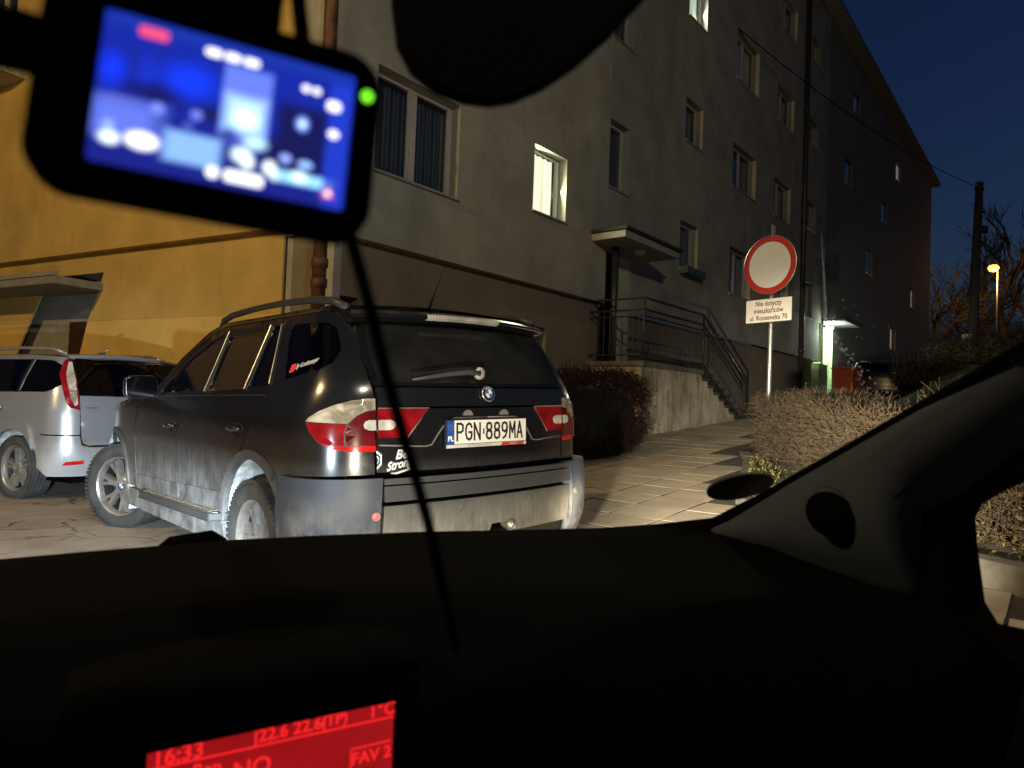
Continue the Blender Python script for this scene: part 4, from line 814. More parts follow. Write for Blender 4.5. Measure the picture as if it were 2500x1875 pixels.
for s_ in (1, -1):
    liner(RAX, RAZ, s_); liner(FAX, FAZ, s_); wheel(car, .90, .775*s_, .345, .345, .235, .235, s_); wheel(car, FAX, .79*s_, .345, .345, .235, .235, s_, math.radians(31))
    rl = [(2.12, .62, 1.575), (2.02, .64, 1.60), (1.85, .65, 1.622), (1.5, .65, 1.636), (1.1, .65, 1.638), (.72, .645, 1.626), (.52, .635, 1.603), (.40, .625, 1.562)]
    MB().tube([(x, y*s_, z) for x, y, z in rl], [.016, .02, .02, .018, .018, .02, .022, .02], 10).build('roof_rail', plain('dark roof rail', (.035, .033, .03), .45, .2), car, local=True, smooth=True)
    # door handles and mirror
    for hx, hz in ((2.18, .905), (1.06, .942)):
        q = SX.X(hx, hz); p = SX.P(*q); n = SX.Nn(*q); 
        hb = MB(lambda V: p+V).lathe([(.0, -.012), (.05, -.012), (.058, .0), (.05, .004), (0, -.006)], (0, 0, 0), 'y', 24)
        hb.v[-1] = hb.v[-1]*A_([1.25, 1, .8])-p*A_([.25, 0, -.2]) if False else hb.v[-1]
        V = A_([(hx+.085*math.cos(t)*.9, 0, hz+.036*math.sin(t)) for t in np.linspace(0, 2*math.pi, 24, endpoint=False)]); 
        V3d = A_([SX.P(*SX.X(a, c)) for a, _, c in V])*A_([1, s_, 1]); nn = n*A_([1, s_, 1]); cc = p*A_([1, s_, 1])-nn*.018
        hd_ = mesh('door_handle', np.concatenate([V3d+nn*.003, [cc+nn*.006]]), [(i, (i+1) % 24, 24) for i in range(24)], M_BP, car, local=True, smooth=True)
        MB().tube([(hx-.075, (p[1]+.02)*s_, hz+.006), (hx-.03, (p[1]+.038)*s_, hz+.008), (hx+.03, (p[1]+.038)*s_, hz+.005), (hx+.08, (p[1]+.018)*s_, hz)], [.012, .016, .016, .012], 10).build('grip', M_BP, hd_, local=True, smooth=True)
    mc = (2.60, 1.0*s_, 1.155); sh = rrect(-.105, .105, -.078, .082, .045, 6); n = len(sh); V = []
    for dx, k in ((-.05, .90), (-.048, .97), (-.03, 1.0), (.02, .95), (.07, .75), (.10, .35)): V += [(mc[0]+dx+.02*b*0, mc[1]+a*k, mc[2]+b*k) for a, b in sh]
    Fm = [(r*n+i, r*n+(i+1) % n, (r+1)*n+(i+1) % n, (r+1)*n+i) for r in range(5) for i in range(n)]+[[5*n+i for i in range(n)]]
    mr = mesh('wing_mirror', V, Fm, M_BP, car, local=True, smooth=True)
    mesh('mirror_glass', [(mc[0]-.044, mc[1]+a*.88, mc[2]+b*.88) for a, b in sh], [list(range(n))], plain('mirror silver', (.25, .27, .3), .08, 1, var=0), mr, local=True)
    MB().tube([(2.62, .86*s_, 1.10), (2.62, .95*s_, 1.115)], [.03, .025], 8).build('mirror_arm', M_BP, mr, local=True)
    q = [SX.P(*SX.X(x, z))*A_([1, s_, 1])+A_([0, .006*s_, 0]) for x, z in ((1.722, 1.138), (1.718, 1.3), (1.716, 1.51))]; MB().tube(q, .0035, 6).build('pillar_trim', M_CHR, car, local=True)
    q = [SX.P(*SX.X(x, z))*A_([1, s_, 1])+A_([0, .006*s_, 0]) for x, z in ((1.106, 1.156), (1.10, 1.3), (1.092, 1.51))]; MB().tube(q, .0035, 6).build('pillar_trim', M_CHR, car, local=True)
    q = [SX.P(*SX.X(x, z))*A_([1, s_, 1])+A_([0, .004*s_, 0]) for x, z in ((.808, 1.185), (.87, 1.33), (.955, 1.51))]; MB().tube(q, .004, 6).build('pillar_trim', M_CHR, car, local=True)
    q = [SX.P(*SX.X(x, z))*A_([1, s_, 1])+A_([0, .006*s_, 0]) for x, z in ((.81, 1.128), (1.4, 1.118), (2.0, 1.108), (2.6, 1.092))]; MB().tube(q, .007, 6).build('waist_strip', M_BLK, car, local=True)
    SX.patch('wind_deflector', [(s_*a, b) for a, b in PT_([('x', 1.69, 1.462), ('x', 1.69, 1.512), ('x', 1.12, 1.512), ('x', 1.13, 1.468)])], M_BLK, car, off=.012, th=.004)
MB().tube([(.62, 0, 1.60), (.56, 0, 1.69), (.46, 0, 1.84)], [.012, .005, .0025], 8).build('aerial', M_BLK, car, local=True)
# seats, steering column and dashboard glimpsed through the glass
M_SEAT = plain('dark seat cloth', (.025, .022, .02), .8)
for y in (.36, -.36):
    mb = MB(); mb.prism([(1.75, .5), (2.15, .5), (2.15, .62), (1.83, .64), (1.66, 1.12), (1.54, 1.12), (1.66, .55)], y-.24, y+.24, (0, 2, 1)); s0 = mb.build('front_seat', M_SEAT, car, local=True, bevel=.04)
    MB().box(1.52, 1.63, y-.13, y+.13, 1.17, 1.34).build('headrest', M_SEAT, s0, local=True, bevel=.04)
s0 = MB().prism([(.95, .55), (1.4, .55), (1.4, .66), (1.08, .68), (.86, 1.10), (.76, 1.10)], -.66, .66, (0, 2, 1)).build('rear_seat', M_SEAT, car, local=True, bevel=.04)
for y in (.36, -.36): MB().box(.74, .84, y-.12, y+.12, 1.12, 1.24).build('headrest', M_SEAT, s0, local=True, bevel=.04)
MB().box(2.35, 2.95, -.76, .76, .8, 1.05).build('dashboard', M_SEAT, car, local=True, bevel=.06)

# ------------------------------------------------------------------ estate cars (silver one beside the wall, dark one far up the road)
def estate(name, label, O, yaw, body, rear_only=False):
    S_ = Surf([(.22, .86, .10, .22), (.40, .885, .035, .22), (.6, .89, .045, .21), (.9, .882, .07, .20), (1.05, .858, .11, .19), (1.18, .825, .16, .17), (1.38, .735, .27, .14), (1.46, .69, .34, .13), (1.5, .66, .40, .12)], .14, lambda x: np.clip(x-3.4, 0, 1.2)**2.2*.25, .02)
    c = empty(name, O, label, 'car', rot=rotz(yaw)); T = S_.pts
    arc = lambda cx, r, a0, a1, n=12: arc_pts(cx, .315, r, a0, a1, n)
    qw = T([('x', .84, 1.07), ('x', .82, 1.405), ('x', .52, 1.395), ('x', .36, 1.345), ('x', .265, 1.24), ('x', .27, 1.16), ('x', .33, 1.10), ('x', .42, 1.078)])
    q = T([('y', .672, .668), ('y', .672, .915), ('y', .75, .935), ('y', .774, .99), ('y', .779, 1.14), ('y', .764, 1.26), ('y', .714, 1.368), ('y', .69, 1.40), ('y', .645, 1.43), ('x', .86, 1.452), ('x', .86, 1.05), ('x', .90, .92), ('x', .99, .75)]+arc(.82, .40, 68, 165)+[('x', .432, .52), ('x', .40, .668)])
    S_.patch('quarter_panel', q, body, c, [qw], st=.045, mirror=True); S_.patch('quarter_window', qw, M_PRIV, c, off=-.003, th=.004, gap=0, st=.08, mirror=True)
    dw = T([('x', .88, 1.068), ('x', .88, 1.405), ('x', 1.75, 1.40), ('x', 1.78, 1.045)]); fw = T([('x', 1.85, 1.04), ('x', 1.84, 1.40), ('x', 2.1, 1.37), ('x', 2.75, 1.06)])
    d1 = T([('x', .865, 1.452), ('x', .865, 1.05), ('x', .905, .92), ('x', .995, .75)]+arc(.82, .40, 66, 5, 8)+[('x', 1.3, .28), ('x', 1.8, .28), ('x', 1.81, 1.45)]); S_.patch('rear_door', d1, body, c, [dw], st=.06, mirror=True)
    d2 = T([('x', 1.815, 1.45), ('x', 1.805, .28), ('x', 2.95, .28), ('x', 3.0, .8), ('x', 2.95, 1.0), ('x', 2.05, 1.43)]); S_.patch('front_door', d2, body, c, [fw], st=.07, mirror=True)
    S_.patch('rear_door_window', dw, M_PRIV, c, off=-.003, th=.004, gap=0, st=.1, mirror=True); S_.patch('front_door_window', fw, M_DKGL, c, off=-.003, th=.004, gap=0, st=.1, mirror=True)
    S_.patch('pillar_cover', T([('x', .842, 1.068), ('x', .842, 1.405), ('x', .878, 1.405), ('x', .878, 1.068)]), M_BLK, c, off=.003, th=.003, gap=0, mirror=True)
    S_.patch('front_wing', T([('x', 2.96, .3), ('x', 3.0, .8), ('x', 2.96, 1.0), ('x', 3.6, .95), ('x', 4.3, .78), ('x', 4.35, .3), ('x', 3.87, .3)]+arc(3.46, .40, 0, 180)), body, c, st=.07, mirror=True)
    S_.patch('arch_flare', T(arc(.82, .49, -2, 120, 14)+arc(.82, .385, 150, -8, 16)), body, c, off=.022, th=.04, gap=0, st=.04, mirror=True)
    S_.patch('rear_bumper', T([('y', -.665, .268), ('y', .665, .268), ('y', .80, .268), ('x', .30, .268), ('x', .42, .35), ('x', .42, .52), ('x', .395, .662), ('y', .80, .662), ('y', .68, .662), ('y', .66, .57), ('y', .60, .552), ('y', -.60, .552), ('y', -.66, .57), ('y', -.68, .662), ('y', -.8, .662)]+[(-a, b) for a, b in []]+[tuple()] if False else [('y', -.88, .268), ('y', .80, .268), ('x', .30, .268), ('x', .42, .35), ('x', .42, .52), ('x', .395, .662), ('y', .80, .662), ('y', .68, .662), ('y', .66, .57), ('y', .60, .552), ('y', -.60, .552), ('y', -.66, .57), ('y', -.68, .662), ('y', -.88, .662)]), body, c, off=.014, th=.05, st=.045)
    S_.patch('tailgate', T([('y', -.60, .565), ('y', .60, .565), ('y', .648, .585), ('y', .662, .64), ('y', .665, 1.055), ('y', -.665, 1.055), ('y', -.662, .64), ('y', -.648, .585)]), body, c, st=.05)
    S_.patch('rear_window', T([('y', -.665, 1.06), ('y', .665, 1.06), ('y', .615, 1.418), ('y', -.615, 1.418)]), M_PRIV, c, off=.004, th=.01, st=.08)
    for s_ in (1, -1):
        Tm = lambda L: [(s_*a, b) for a, b in T(L)]
        lo = [('y', .70, .918), ('y', .745, .935), ('y', .772, .99), ('y', .777, 1.14), ('y', .762, 1.26), ('y', .712, 1.365), ('y', .69, 1.395), ('y', .645, 1.40), ('y', .662, 1.2), ('y', .675, 1.06), ('y', .682, .93)]
        tl = S_.patch('tail_light', Tm(lo), M_LRED, c, off=.008, th=.02, gap=.0, st=.04)
        S_.patch('clear_lens', Tm([('y', .715, .945), ('y', .738, 1.01), ('y', .74, 1.14), ('y', .725, 1.26), ('y', .678, 1.375), ('y', .652, 1.38), ('y', .672, 1.2), ('y', .686, 1.06), ('y', .69, .96)]), M_LCLR, tl, off=.012, th=.004, gap=0, st=.04)
        S_.patch('reflector', Tm([('y', .80, .382), ('y', .64, .392), ('y', .64, .424), ('y', .78, .414)]), M_LBRT, c, off=.018, th=.01, gap=0, st=.05)
        wheel(c, .82, .775*s_, .31, .31, .205, .222, s_, nsp=5, emblem=False, kind='d'); wheel(c, 3.46, .775*s_, .31, .31, .205, .222, s_, nsp=5, emblem=False, kind='d')
        th = np.linspace(math.radians(4), math.radians(178), 20)
        for cx in (.82, 3.46):
            mb = MB().grid([[(cx+.40*math.cos(a), y*s_, .315+.40*math.sin(a)) for a in th] for y in (.87, .5)]); mb.add([(cx+.40*math.cos(a), .5*s_, .315+.40*math.sin(a)) for a in th], [list(range(20))]); mb.build('wheel_arch_liner', M_LINER, c, local=True, smooth=True)
        MB().tube([(x, y*s_, z) for x, y, z in ((2.2, .56, 1.47), (2.0, .57, 1.51), (1.3, .575, 1.535), (.8, .57, 1.525), (.58, .56, 1.475))], [.014, .017, .017, .018, .014], 8).build('roof_rail', body, c, local=True, smooth=True)
    rows = []
    for x in (.29, .36, .5, .9, 1.5, 2.05):
        zE = 1.437 if x < .3 else 1.452; Wd = float(S_.wrc(zE)[0])-(.06 if x < .3 else .02 if x < .4 else 0); rows.append([(x+.12*t*t*(x < .4), Wd*t, zE+.045*(1-t*t)*(1 if x > .4 else .75)) for t in yy])
    MB().grid([[(rows[0][i][0]+.05, rows[0][i][1], rows[0][i][2]-.03) for i in range(15)]]+rows).build('roof', body, c, local=True, smooth=True)
    rows = []
    for x, z in ((2.05, 1.45), (2.5, 1.24), (2.95, 1.0)): Wd = float(S_.P(*S_.X(x, z))[1]); rows.append([(x+.12*(1-t*t), Wd*t, z+.04*(1-t*t)) for t in yy])
    MB().grid(rows).build('windscreen', M_DKGL, c, local=True, smooth=True); rows = []
    for x, z in ((2.95, 1.0), (3.6, .95), (4.3, .78)): Wd = float(S_.P(*S_.X(x, z))[1]); rows.append([(x+.06*(1-t*t), Wd*t, z+.05*(1-abs(t)**3)) for t in yy])
    MB().grid(rows).build('bonnet', body, c, local=True, smooth=True)
    MB().grid([[(4.3+.1*(1-t*t), .7*t, z) for t in yy] for z in (.2, .5, .8)]).build('front_bumper', body, c, local=True, smooth=True)
    MB().box(.15, 4.2, -.72, .72, .20, .30).box(.12, .2, -.55, .55, .28, .5).build('underbody', M_BLKM, c, local=True)
    MB().tube([(.16, .3, .24), (.10, .3, .22)], .03, 10).build('exhaust_pipe', M_STEEL, c, local=True)
    mb = MB().prism([(1.0, .5), (1.25, .6), (.95, 1.05), (.85, 1.05)], -.62, .62, (0, 2, 1)); mb.build('rear_seat', M_SEAT, c, local=True)
    q = S_.Y(.54, .937); MB().box(S_.P(*q)[0]-.006, S_.P(*q)[0]+.01, .45, .63, .930, .943).build('model_lettering', plain('badge grey', (.22, .22, .22), .4, .5, var=.1), c, local=True)
    q = S_.X(1.12, .90); p = S_.P(*q); MB().tube([(1.05, p[1]+.01, .905), (1.09, p[1]+.035, .91), (1.19, p[1]+.035, .91), (1.23, p[1]+.01, .905)], .013, 8).build('door_handle', body, c, local=True, smooth=True)
    MB().tube([(.75, .1, 1.49), (.66, .1, 1.54), (.60, .1, 1.55)], [.03, .016, .004], 8).build('aerial', body, c, local=True, smooth=True)
    return c
M_SIL = paint('silver car paint', (.33, .33, .335), (.34, .335, .33), .22, .62, .3, .75, metal=.55, coat=.5)
estate('silver_estate', 'silver estate car with roof rails parked beside the yellow wall', (-3.79, 7.36, -.03), math.radians(64), M_SIL)
M_DKC = paint('dark car paint', (.004, .004, .005), (.05, .05, .05), .2, .5, .3, .2, coat=.3)
ox, oy = 9.9, 23.6
estate('dark_estate', 'dark car parked far up the road behind the orange bin', (12.9, 24.8, float(gz(12.6, 24.8))+.02), math.radians(-40), M_DKC)

# ------------------------------------------------------------------ traffic sign
sx, sy = 3.50, 9.50; sz = float(gz(sx, sy))
sg = empty('no_entry_sign', (sx, sy, sz), 'round white sign with red rim above a small text plate on a grey pole', 'traffic sign')
lean = V3(.004, 0, 0)
MB().tube([(sx, sy, sz-.1), (sx+.01, sy, sz+1.5), (sx+.02, sy, sz+3.28)], .03, 16).build('pole', M_STEEL, sg, smooth=True); MB().lathe([(0, .03), (.034, .025), (.034, 0)], (sx+.02, sy, sz+3.28), 'z', 14).build('pole_cap', M_BLK, sg)
az = math.radians(35); nf = V3(-math.sin(az), -math.cos(az), 0)                        # face turned to the road
nf = V3(-.80, -.60, 0); nf /= np.linalg.norm(nf); ru = V3(-nf[1], nf[0], 0)
if ru[0] < 0: ru = -ru
def SG(zc, off): return lambda V: V3(sx, sy, zc)+V[:, :1]*ru+V[:, 1:2]*V3(0, 0, 1)+(V[:, 2:3]+off)*nf
ZC = 1.09+1.0*(903-578)/1504*9.5
R_ = .40
MB(SG(ZC, .045)).lathe([(0, -.004), (R_, -.004), (R_+.004, .004), (R_+.004, .012), (R_-.004, .012)], axis='z', seg=64).build('back_plate', M_STEEL, sg, smooth=True)
MB(SG(ZC, .045)).lathe([(0, .0065), (R_-.002, .0065)], axis='z', seg=64).build('red_ring', plain('sign red', (.44, .028, .018), .4, var=.06, scale=4), sg)
MB(SG(ZC, .045)).lathe([(0, .0085), (R_*.79, .0085)], axis='z', seg=64).build('white_disc', plain('sign white', (.66, .66, .68), .45, var=.05, scale=5), sg)
ZP = 1.09+(906-680)/1504*9.5
pl = MB(SG(ZP, .045)).prism(rrect(-.355, .355, -.165, .165, .02), -.002, .004).build('text_plate', plain('plate edge', (.05, .05, .05), .5), sg)
MB(SG(ZP, .045)).prism(rrect(-.347, .347, -.157, .157, .016), .004, .006).build('plate_face', plain('plate cream', (.80, .75, .66), .45, var=.05), pl)
mt = plain('plate black text', (.01, .01, .01), .6, var=0)
for k, (t, s) in enumerate((('Nie dotyczy', .098), ('mieszkańców', .098), ('ul. Roosevelta 70', .098))):
    put_text('lettering', t, s, mt, pl, lambda V, k=k: SG(ZP, .045)(np.stack([V[:, 0], V[:, 1]+.096-.098*k, 0*V[:, 0]+.0075], 1)), sx=.84, thick=.0012)
for z in (ZC+.1, ZC-.12, ZP): MB(SG(z, 0)).box(-.06, .06, -.02, .02, -.035, .038).build('bracket', M_STEEL, sg)

# ------------------------------------------------------------------ hedges and plants
def twigs(n, place, lmin, lmax, r0, wob, updir, steps=4):
    P0 = place(n); d = rng.normal(0, 1, (n, 3)); d[:, 2] += updir; d /= np.linalg.norm(d, axis=1)[:, None]
    L = rng.uniform(lmin, lmax, n)[:, None]; pts = [P0]; cur = P0; dd = d
    for k in range(steps-1):
        dd = dd+rng.normal(0, wob, (n, 3)); dd /= np.linalg.norm(dd, axis=1)[:, None]; cur = cur+dd*L/(steps-1); pts.append(cur)
    P = np.stack(pts, 1); T = np.gradient(P, axis=1); T /= np.linalg.norm(T, axis=2, keepdims=True)+1e-9
    a = np.cross(T, A_([.3, .5, .81])); a /= np.linalg.norm(a, axis=2, keepdims=True)+1e-9; b = np.cross(T, a)
    r = r0*np.linspace(1, .45, steps)[None, :, None]*rng.uniform(.6, 1.3, (n, 1, 1)); V = []
    for k in range(3): t = 2*math.pi*k/3; V.append(P+r*(a*math.cos(t)+b*math.sin(t)))
    V = np.stack(V, 2).reshape(-1, 3); base = np.arange(n)[:, None, None]*steps*3; s = np.arange(steps-1)[None, :, None]*3; j = np.arange(3)[None, None, :]
    F = np.stack([base+s+j, base+s+(j+1) % 3, base+s+3+(j+1) % 3, base+s+3+j], -1).reshape(-1, 4); return V, F
def np_mesh(name, V, F, mat, par, smooth=False):
    V = V-top_loc(par); me = bpy.data.meshes.new(name); k = F.shape[1]
    me.vertices.add(len(V)); me.vertices.foreach_set('co', V.astype('f').ravel()); me.loops.add(F.size); me.loops.foreach_set('vertex_index', F.astype('i').ravel())
    me.polygons.add(len(F)); me.polygons.foreach_set('loop_start', np.arange(0, F.size, k, dtype='i')); me.polygons.foreach_set('loop_total', np.full(len(F), k, dtype='i')); me.update(calc_edges=True)
    if smooth: me.polygons.foreach_set('use_smooth', np.ones(len(F), bool))
    me.materials.append(mat); o = bpy.data.objects.new(name, me); COL.objects.link(o); o.parent = par; return o
def leaves(n, P, s0, s1):
    d = rng.normal(0, 1, (n, 3)); d /= np.linalg.norm(d, axis=1)[:, None]; e = np.cross(d, rng.normal(0, 1, (n, 3))); e /= np.linalg.norm(e, axis=1)[:, None]+1e-9
    s = rng.uniform(s0, s1, (n, 1)); V = np.stack([P-d*s, P-e*s*.45, P+d*s, P+e*s*.45], 1).reshape(-1, 3); return V, np.arange(4*n).reshape(n, 4)
def rnd_mat(name, a, b, rough=.85):
    x = N(name); v = x.coord(); x.set(col=x.mix(x.ramp(x.noise(v, 23, 3), .3, .7), a, b), rough=rough, spec=.2); return x.m
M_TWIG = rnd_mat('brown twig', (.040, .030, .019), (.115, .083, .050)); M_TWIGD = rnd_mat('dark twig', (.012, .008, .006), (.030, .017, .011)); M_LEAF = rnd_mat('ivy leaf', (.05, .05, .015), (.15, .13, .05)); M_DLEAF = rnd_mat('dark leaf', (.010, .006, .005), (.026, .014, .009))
HL = [(3.50, 9.75), (3.45, 8.0), (3.2, 6.4), (3.15, 5.2), (3.65, 3.9), (4.3, 2.8)]
def hedge_place(y0, y1, wd, ht, shell=.6):
    def f(n):
        y = rng.uniform(y0, y1, n); xb = np.interp(y, [p[1] for p in HL[::-1]], [p[0] for p in HL[::-1]]); q = rng.uniform(0, 1, n); face = rng.uniform(0, 1, n)
        dx = rng.uniform(0, wd, n); dzv = rng.uniform(.04, ht, n)
        m = face < shell; dx = np.where(m, np.abs(rng.normal(0, .07, n)), dx); m2 = (face >= shell) & (face < shell+.25); dzv = np.where(m2, ht-np.abs(rng.normal(0, .06, n)), dzv)
        dx = dx+.05*np.sin(y*3.1)+.04*np.sin(y*7.7+dzv*4)+np.where(dzv < .35, .10*(1-dzv/.35), 0)
        hv = dzv+.04*np.sin(y*2.3+1)+.03*np.sin(y*6); x = xb+dx; return np.stack([x, y, gz(x, y)+.03+hv*(1-.25*(y < 7)*(7-y)/4)], 1)
    return f
hg = empty('clipped_hedge', (3.5, 8.0, float(gz(3.5, 8.0))), 'clipped leafless brown hedge beside the round sign pole', 'hedge')
V, F = twigs(26000, hedge_place(5.6, 9.85, .85, .90), .07, .17, .0052, .62, .1); tag(np_mesh('twigs', V, F, M_TWIG, hg), kind='stuff')
V, F = twigs(6000, hedge_place(5.6, 9.85, .85, .80, .35), .15, .32, .0065, .55, .5); tag(np_mesh('branches', V, F, M_TWIG, hg), kind='stuff')
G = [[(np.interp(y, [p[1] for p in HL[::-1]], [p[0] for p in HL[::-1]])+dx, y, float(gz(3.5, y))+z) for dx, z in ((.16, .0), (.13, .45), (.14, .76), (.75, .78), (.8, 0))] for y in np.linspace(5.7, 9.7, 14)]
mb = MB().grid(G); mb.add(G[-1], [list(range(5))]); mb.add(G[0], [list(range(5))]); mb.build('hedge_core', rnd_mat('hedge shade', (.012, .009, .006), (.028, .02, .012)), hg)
h2 = empty('garden_bush', (3.6, 4.2, float(gz(3.6, 4.2))), 'ragged leafless bush with ivy at its foot behind the near kerb', 'bush')
V, F = twigs(5500, hedge_place(2.8, 5.5, .9, 1.0, .35), .12, .4, .0055, .4, .5); tag(np_mesh('twigs', V, F, M_TWIG, h2), kind='stuff')
P = hedge_place(2.8, 5.5, .9, .9, .4)(1800); V, F = leaves(1800, P, .018, .04); tag(np_mesh('leaves', V, F, rnd_mat('dry leaf', (.10, .06, .025), (.22, .15, .07)), h2), kind='stuff')
y = rng.uniform(2.9, 9.6, 3800); xx = bed_x(y)+.08+np.abs(rng.normal(0, .2, 3800)); P = np.stack([xx, y, gz(xx, y)+.06+np.abs(rng.normal(0, .05, 3800))], 1); V, F = leaves(3800, P, .012, .026)
gcov = mesh('ground_ivy', V, F, M_LEAF); tag(gcov, 'low green ivy and weeds along the planted strip under the hedge', 'ivy', kind='stuff')
def dark_place(n):
    a = rng.uniform(0, 2*math.pi, n); u = rng.uniform(-1, 1, n); r = np.abs(rng.normal(1, .1, n)); s = np.sqrt(1-u*u)
    q = np.stack([s*np.cos(a), s*np.sin(a), u], 1)*r[:, None]; sg_ = np.sign(q)*np.abs(q)**.6
    t = 8.1+sg_[:, 0]*1.8; o = 5.55+sg_[:, 1]*.5; p = t[:, None]*D_+o[:, None]*N_; p[:, 2] = gz(p[:, 0], p[:, 1])+.66+sg_[:, 2]*.62; return p
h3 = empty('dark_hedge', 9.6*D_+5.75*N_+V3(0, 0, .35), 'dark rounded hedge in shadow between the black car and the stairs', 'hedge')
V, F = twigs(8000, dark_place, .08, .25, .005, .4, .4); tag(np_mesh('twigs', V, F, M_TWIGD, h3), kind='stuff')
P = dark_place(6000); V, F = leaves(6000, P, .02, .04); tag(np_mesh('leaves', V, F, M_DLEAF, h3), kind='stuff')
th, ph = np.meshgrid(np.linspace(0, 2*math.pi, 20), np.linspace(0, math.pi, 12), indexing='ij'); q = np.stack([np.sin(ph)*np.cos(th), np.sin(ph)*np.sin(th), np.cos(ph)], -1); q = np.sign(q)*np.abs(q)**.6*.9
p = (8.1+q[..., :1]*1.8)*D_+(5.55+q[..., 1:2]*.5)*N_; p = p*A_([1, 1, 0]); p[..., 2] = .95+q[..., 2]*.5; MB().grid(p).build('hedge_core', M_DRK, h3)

# ------------------------------------------------------------------ up the road: bin, bank, bushes, pole, street lamp, trees
bx, by_ = at(1830, 815, 21.8)[:2]; bz = float(gz(bx, by_))+.24; MB().box(bx-.8, bx+.8, by_-.8, by_+.8, bz-.6, bz).build('concrete_pad', M_CONC2)['kind'] = 'structure'; bn = empty('wheelie_bin', (bx, by_, bz), 'orange red wheelie bin standing by the lit doorway', 'bin', rot=np.stack([V3(.82, .57, 0), V3(-.57, .82, 0), V3(0, 0, 1)], 1))
M_BIN = plain('orange plastic', (.42, .085, .03), .5, var=.15)
V = [(x*k, y*k2, z) for z, k, k2 in ((.12, .82, .8), (.95, 1, 1)) for x, y in ((-.28, -.34), (.28, -.34), (.28, .34), (-.28, .34))]; mesh('body', V, [(3,2,1,0), (4,5,6,7)]+[(i, (i+1) % 4, 4+(i+1) % 4, 4+i) for i in range(4)], M_BIN, bn, local=True, bevel=.03)
MB().box(-.30, .30, -.37, .37, .955, 1.02).build('lid', M_BIN, bn, local=True, bevel=.02); MB().tube([(-.2, .38, .98), (-.2, .43, .98), (.2, .43, .98), (.2, .38, .98)], .015, 8).build('handle', M_BIN, bn, local=True)
for s_ in (-.25, .25): MB().lathe([(0, -.03), (.1, -.03), (.1, .03), (0, .03)], (s_, .28, .1), 'x', 16).build('wheel', M_TYRE, bn, local=True)
gxx, gyy = np.meshgrid(np.arange(6, 60, .8), np.arange(12, 70, .8), indexing='ij'); hz_ = gz(gxx, gyy); w_ = gxx-.53*gyy
x = N('rough winter grass'); v = x.coord(); x.set(col=x.mix(x.ramp(x.noise(v, 1.4, 6, .65), .35, .65), (.05, .048, .02), (.15, .13, .06)), rough=1, spec=.1); x.bump(x.noise(v, 14, 6, .7), 1, .08)
G = np.stack([gxx, gyy, hz_-.25+.3*sst(.0, 1.0, w_)*sst(13, 16, gyy)+.10*np.sin(gxx*1.7)*np.sin(gyy*1.3)*sst(.5, 2, w_)], -1); tag(MB().grid(G).build('grass_bank', x.m, smooth=True), kind='structure')
def bush(px, py, dep, r, h, lab):
    p = at(px, py, dep); x0, y0 = p[:2]; z0 = float(gz(x0, y0)); b = empty('round_bush', (x0, y0, z0), lab, 'bush', 'bushes on the bank')
    def pl(n):
        q = rng.normal(0, 1, (n, 3)); q /= np.linalg.norm(q, axis=1)[:, None]; rr = rng.uniform(.35, 1, n)**.5; f = 1+.25*np.sin(q[:, 0]*5+px)*np.sin(q[:, 1]*4+q[:, 2]*3); q = q*(rr*f)[:, None]
        return A_([x0, y0, z0])+q*A_([r, r, h*.55])+A_([0, 0, h*.5])
    P = pl(5200); V, F = leaves(5200, P, .03, .07); np_mesh('foliage', V, F, rnd_mat('bush leaf', (.03, .03, .012), (.09, .08, .035)), b)['kind'] = 'stuff'
    V, F = twigs(500, pl, .3, .8, .012, .2, 1.2); np_mesh('stems', V, F, M_TWIGD, b)['kind'] = 'stuff'
bush(2000, 790, 24, 1.2, .8, 'low olive bush on the bank just right of the dark car'); bush(2075, 775, 26, 1.3, .95, 'dark ragged bush on the bank in front of the utility pole'); bush(2165, 770, 25, 1.5, .9, 'low spreading bush on the bank under the orange street lamp')
ux, uy = at(2104, 740, 30)[:2]; uz = float(gz(ux, uy)); up_ = empty('utility_pole', (ux, uy, uz), 'dark concrete utility pole with a wire running to the left', 'pole')
zt = at(2107, 390, 30)[2]; MB().tube([(ux-.06, uy, uz-.3), (ux, uy, (uz+zt)/2), (ux+.12, uy, zt)], [.21, .18, .145], 12).build('post', plain('dark concrete', (.02, .018, .017), .9, bumpk=.3), up_, smooth=False)
MB().box(ux+.05, ux+.5, uy-.05, uy+.05, zt-2.2, zt-1.9).build('bracket', M_IRON, up_); MB().box(ux-.05, ux+.3, uy-.06, uy+.06, zt-.35, zt-.25).build('cross_arm', M_IRON, up_); MB().lathe([(0, .16), (.05, .14), (.04, .05), (.06, 0)], (ux-.02, uy, zt-.25), 'z', 10).build('insulator', plain('brown ceramic', (.08, .05, .03), .3), up_)
cb = at(2088, 740, 29.2); MB().box(cb[0]-.16, cb[0]+.16, cb[1]-.12, cb[1]+.12, float(gz(cb[0], cb[1]))-.1, cb[2]+.35).build('cable_cabinet', M_CONC2, up_)
wa, wb = A_([ux, uy, zt-.2]), at(1200, -300, 16); t = np.linspace(0, 1, 24)[:, None]; W_ = wa*(1-t)+wb*t-A_([0, 0, 1.0])*(4*t*(1-t))*.9; MB().tube(W_, .016, 5).build('overhead_wire', M_BLKM, up_, smooth=True)
lx, ly = at(2145, 720, 60)[:2]; lz = float(gz(lx, ly)); sl = empty('street_lamp', (lx, ly, lz), 'distant street lamp glowing orange in front of bare trees', 'street lamp'); zl = at(2145, 578, 60)[2]
MB().tube([(lx+.3, ly, lz-.2), (lx+.3, ly, zl+.1)], [.09, .06], 10).tube([(lx+.3, ly, zl+.1), (lx+.15, ly, zl+.25), (lx-.05, ly, zl+.2)], .04, 8).build('post', M_STEEL, sl, smooth=True)
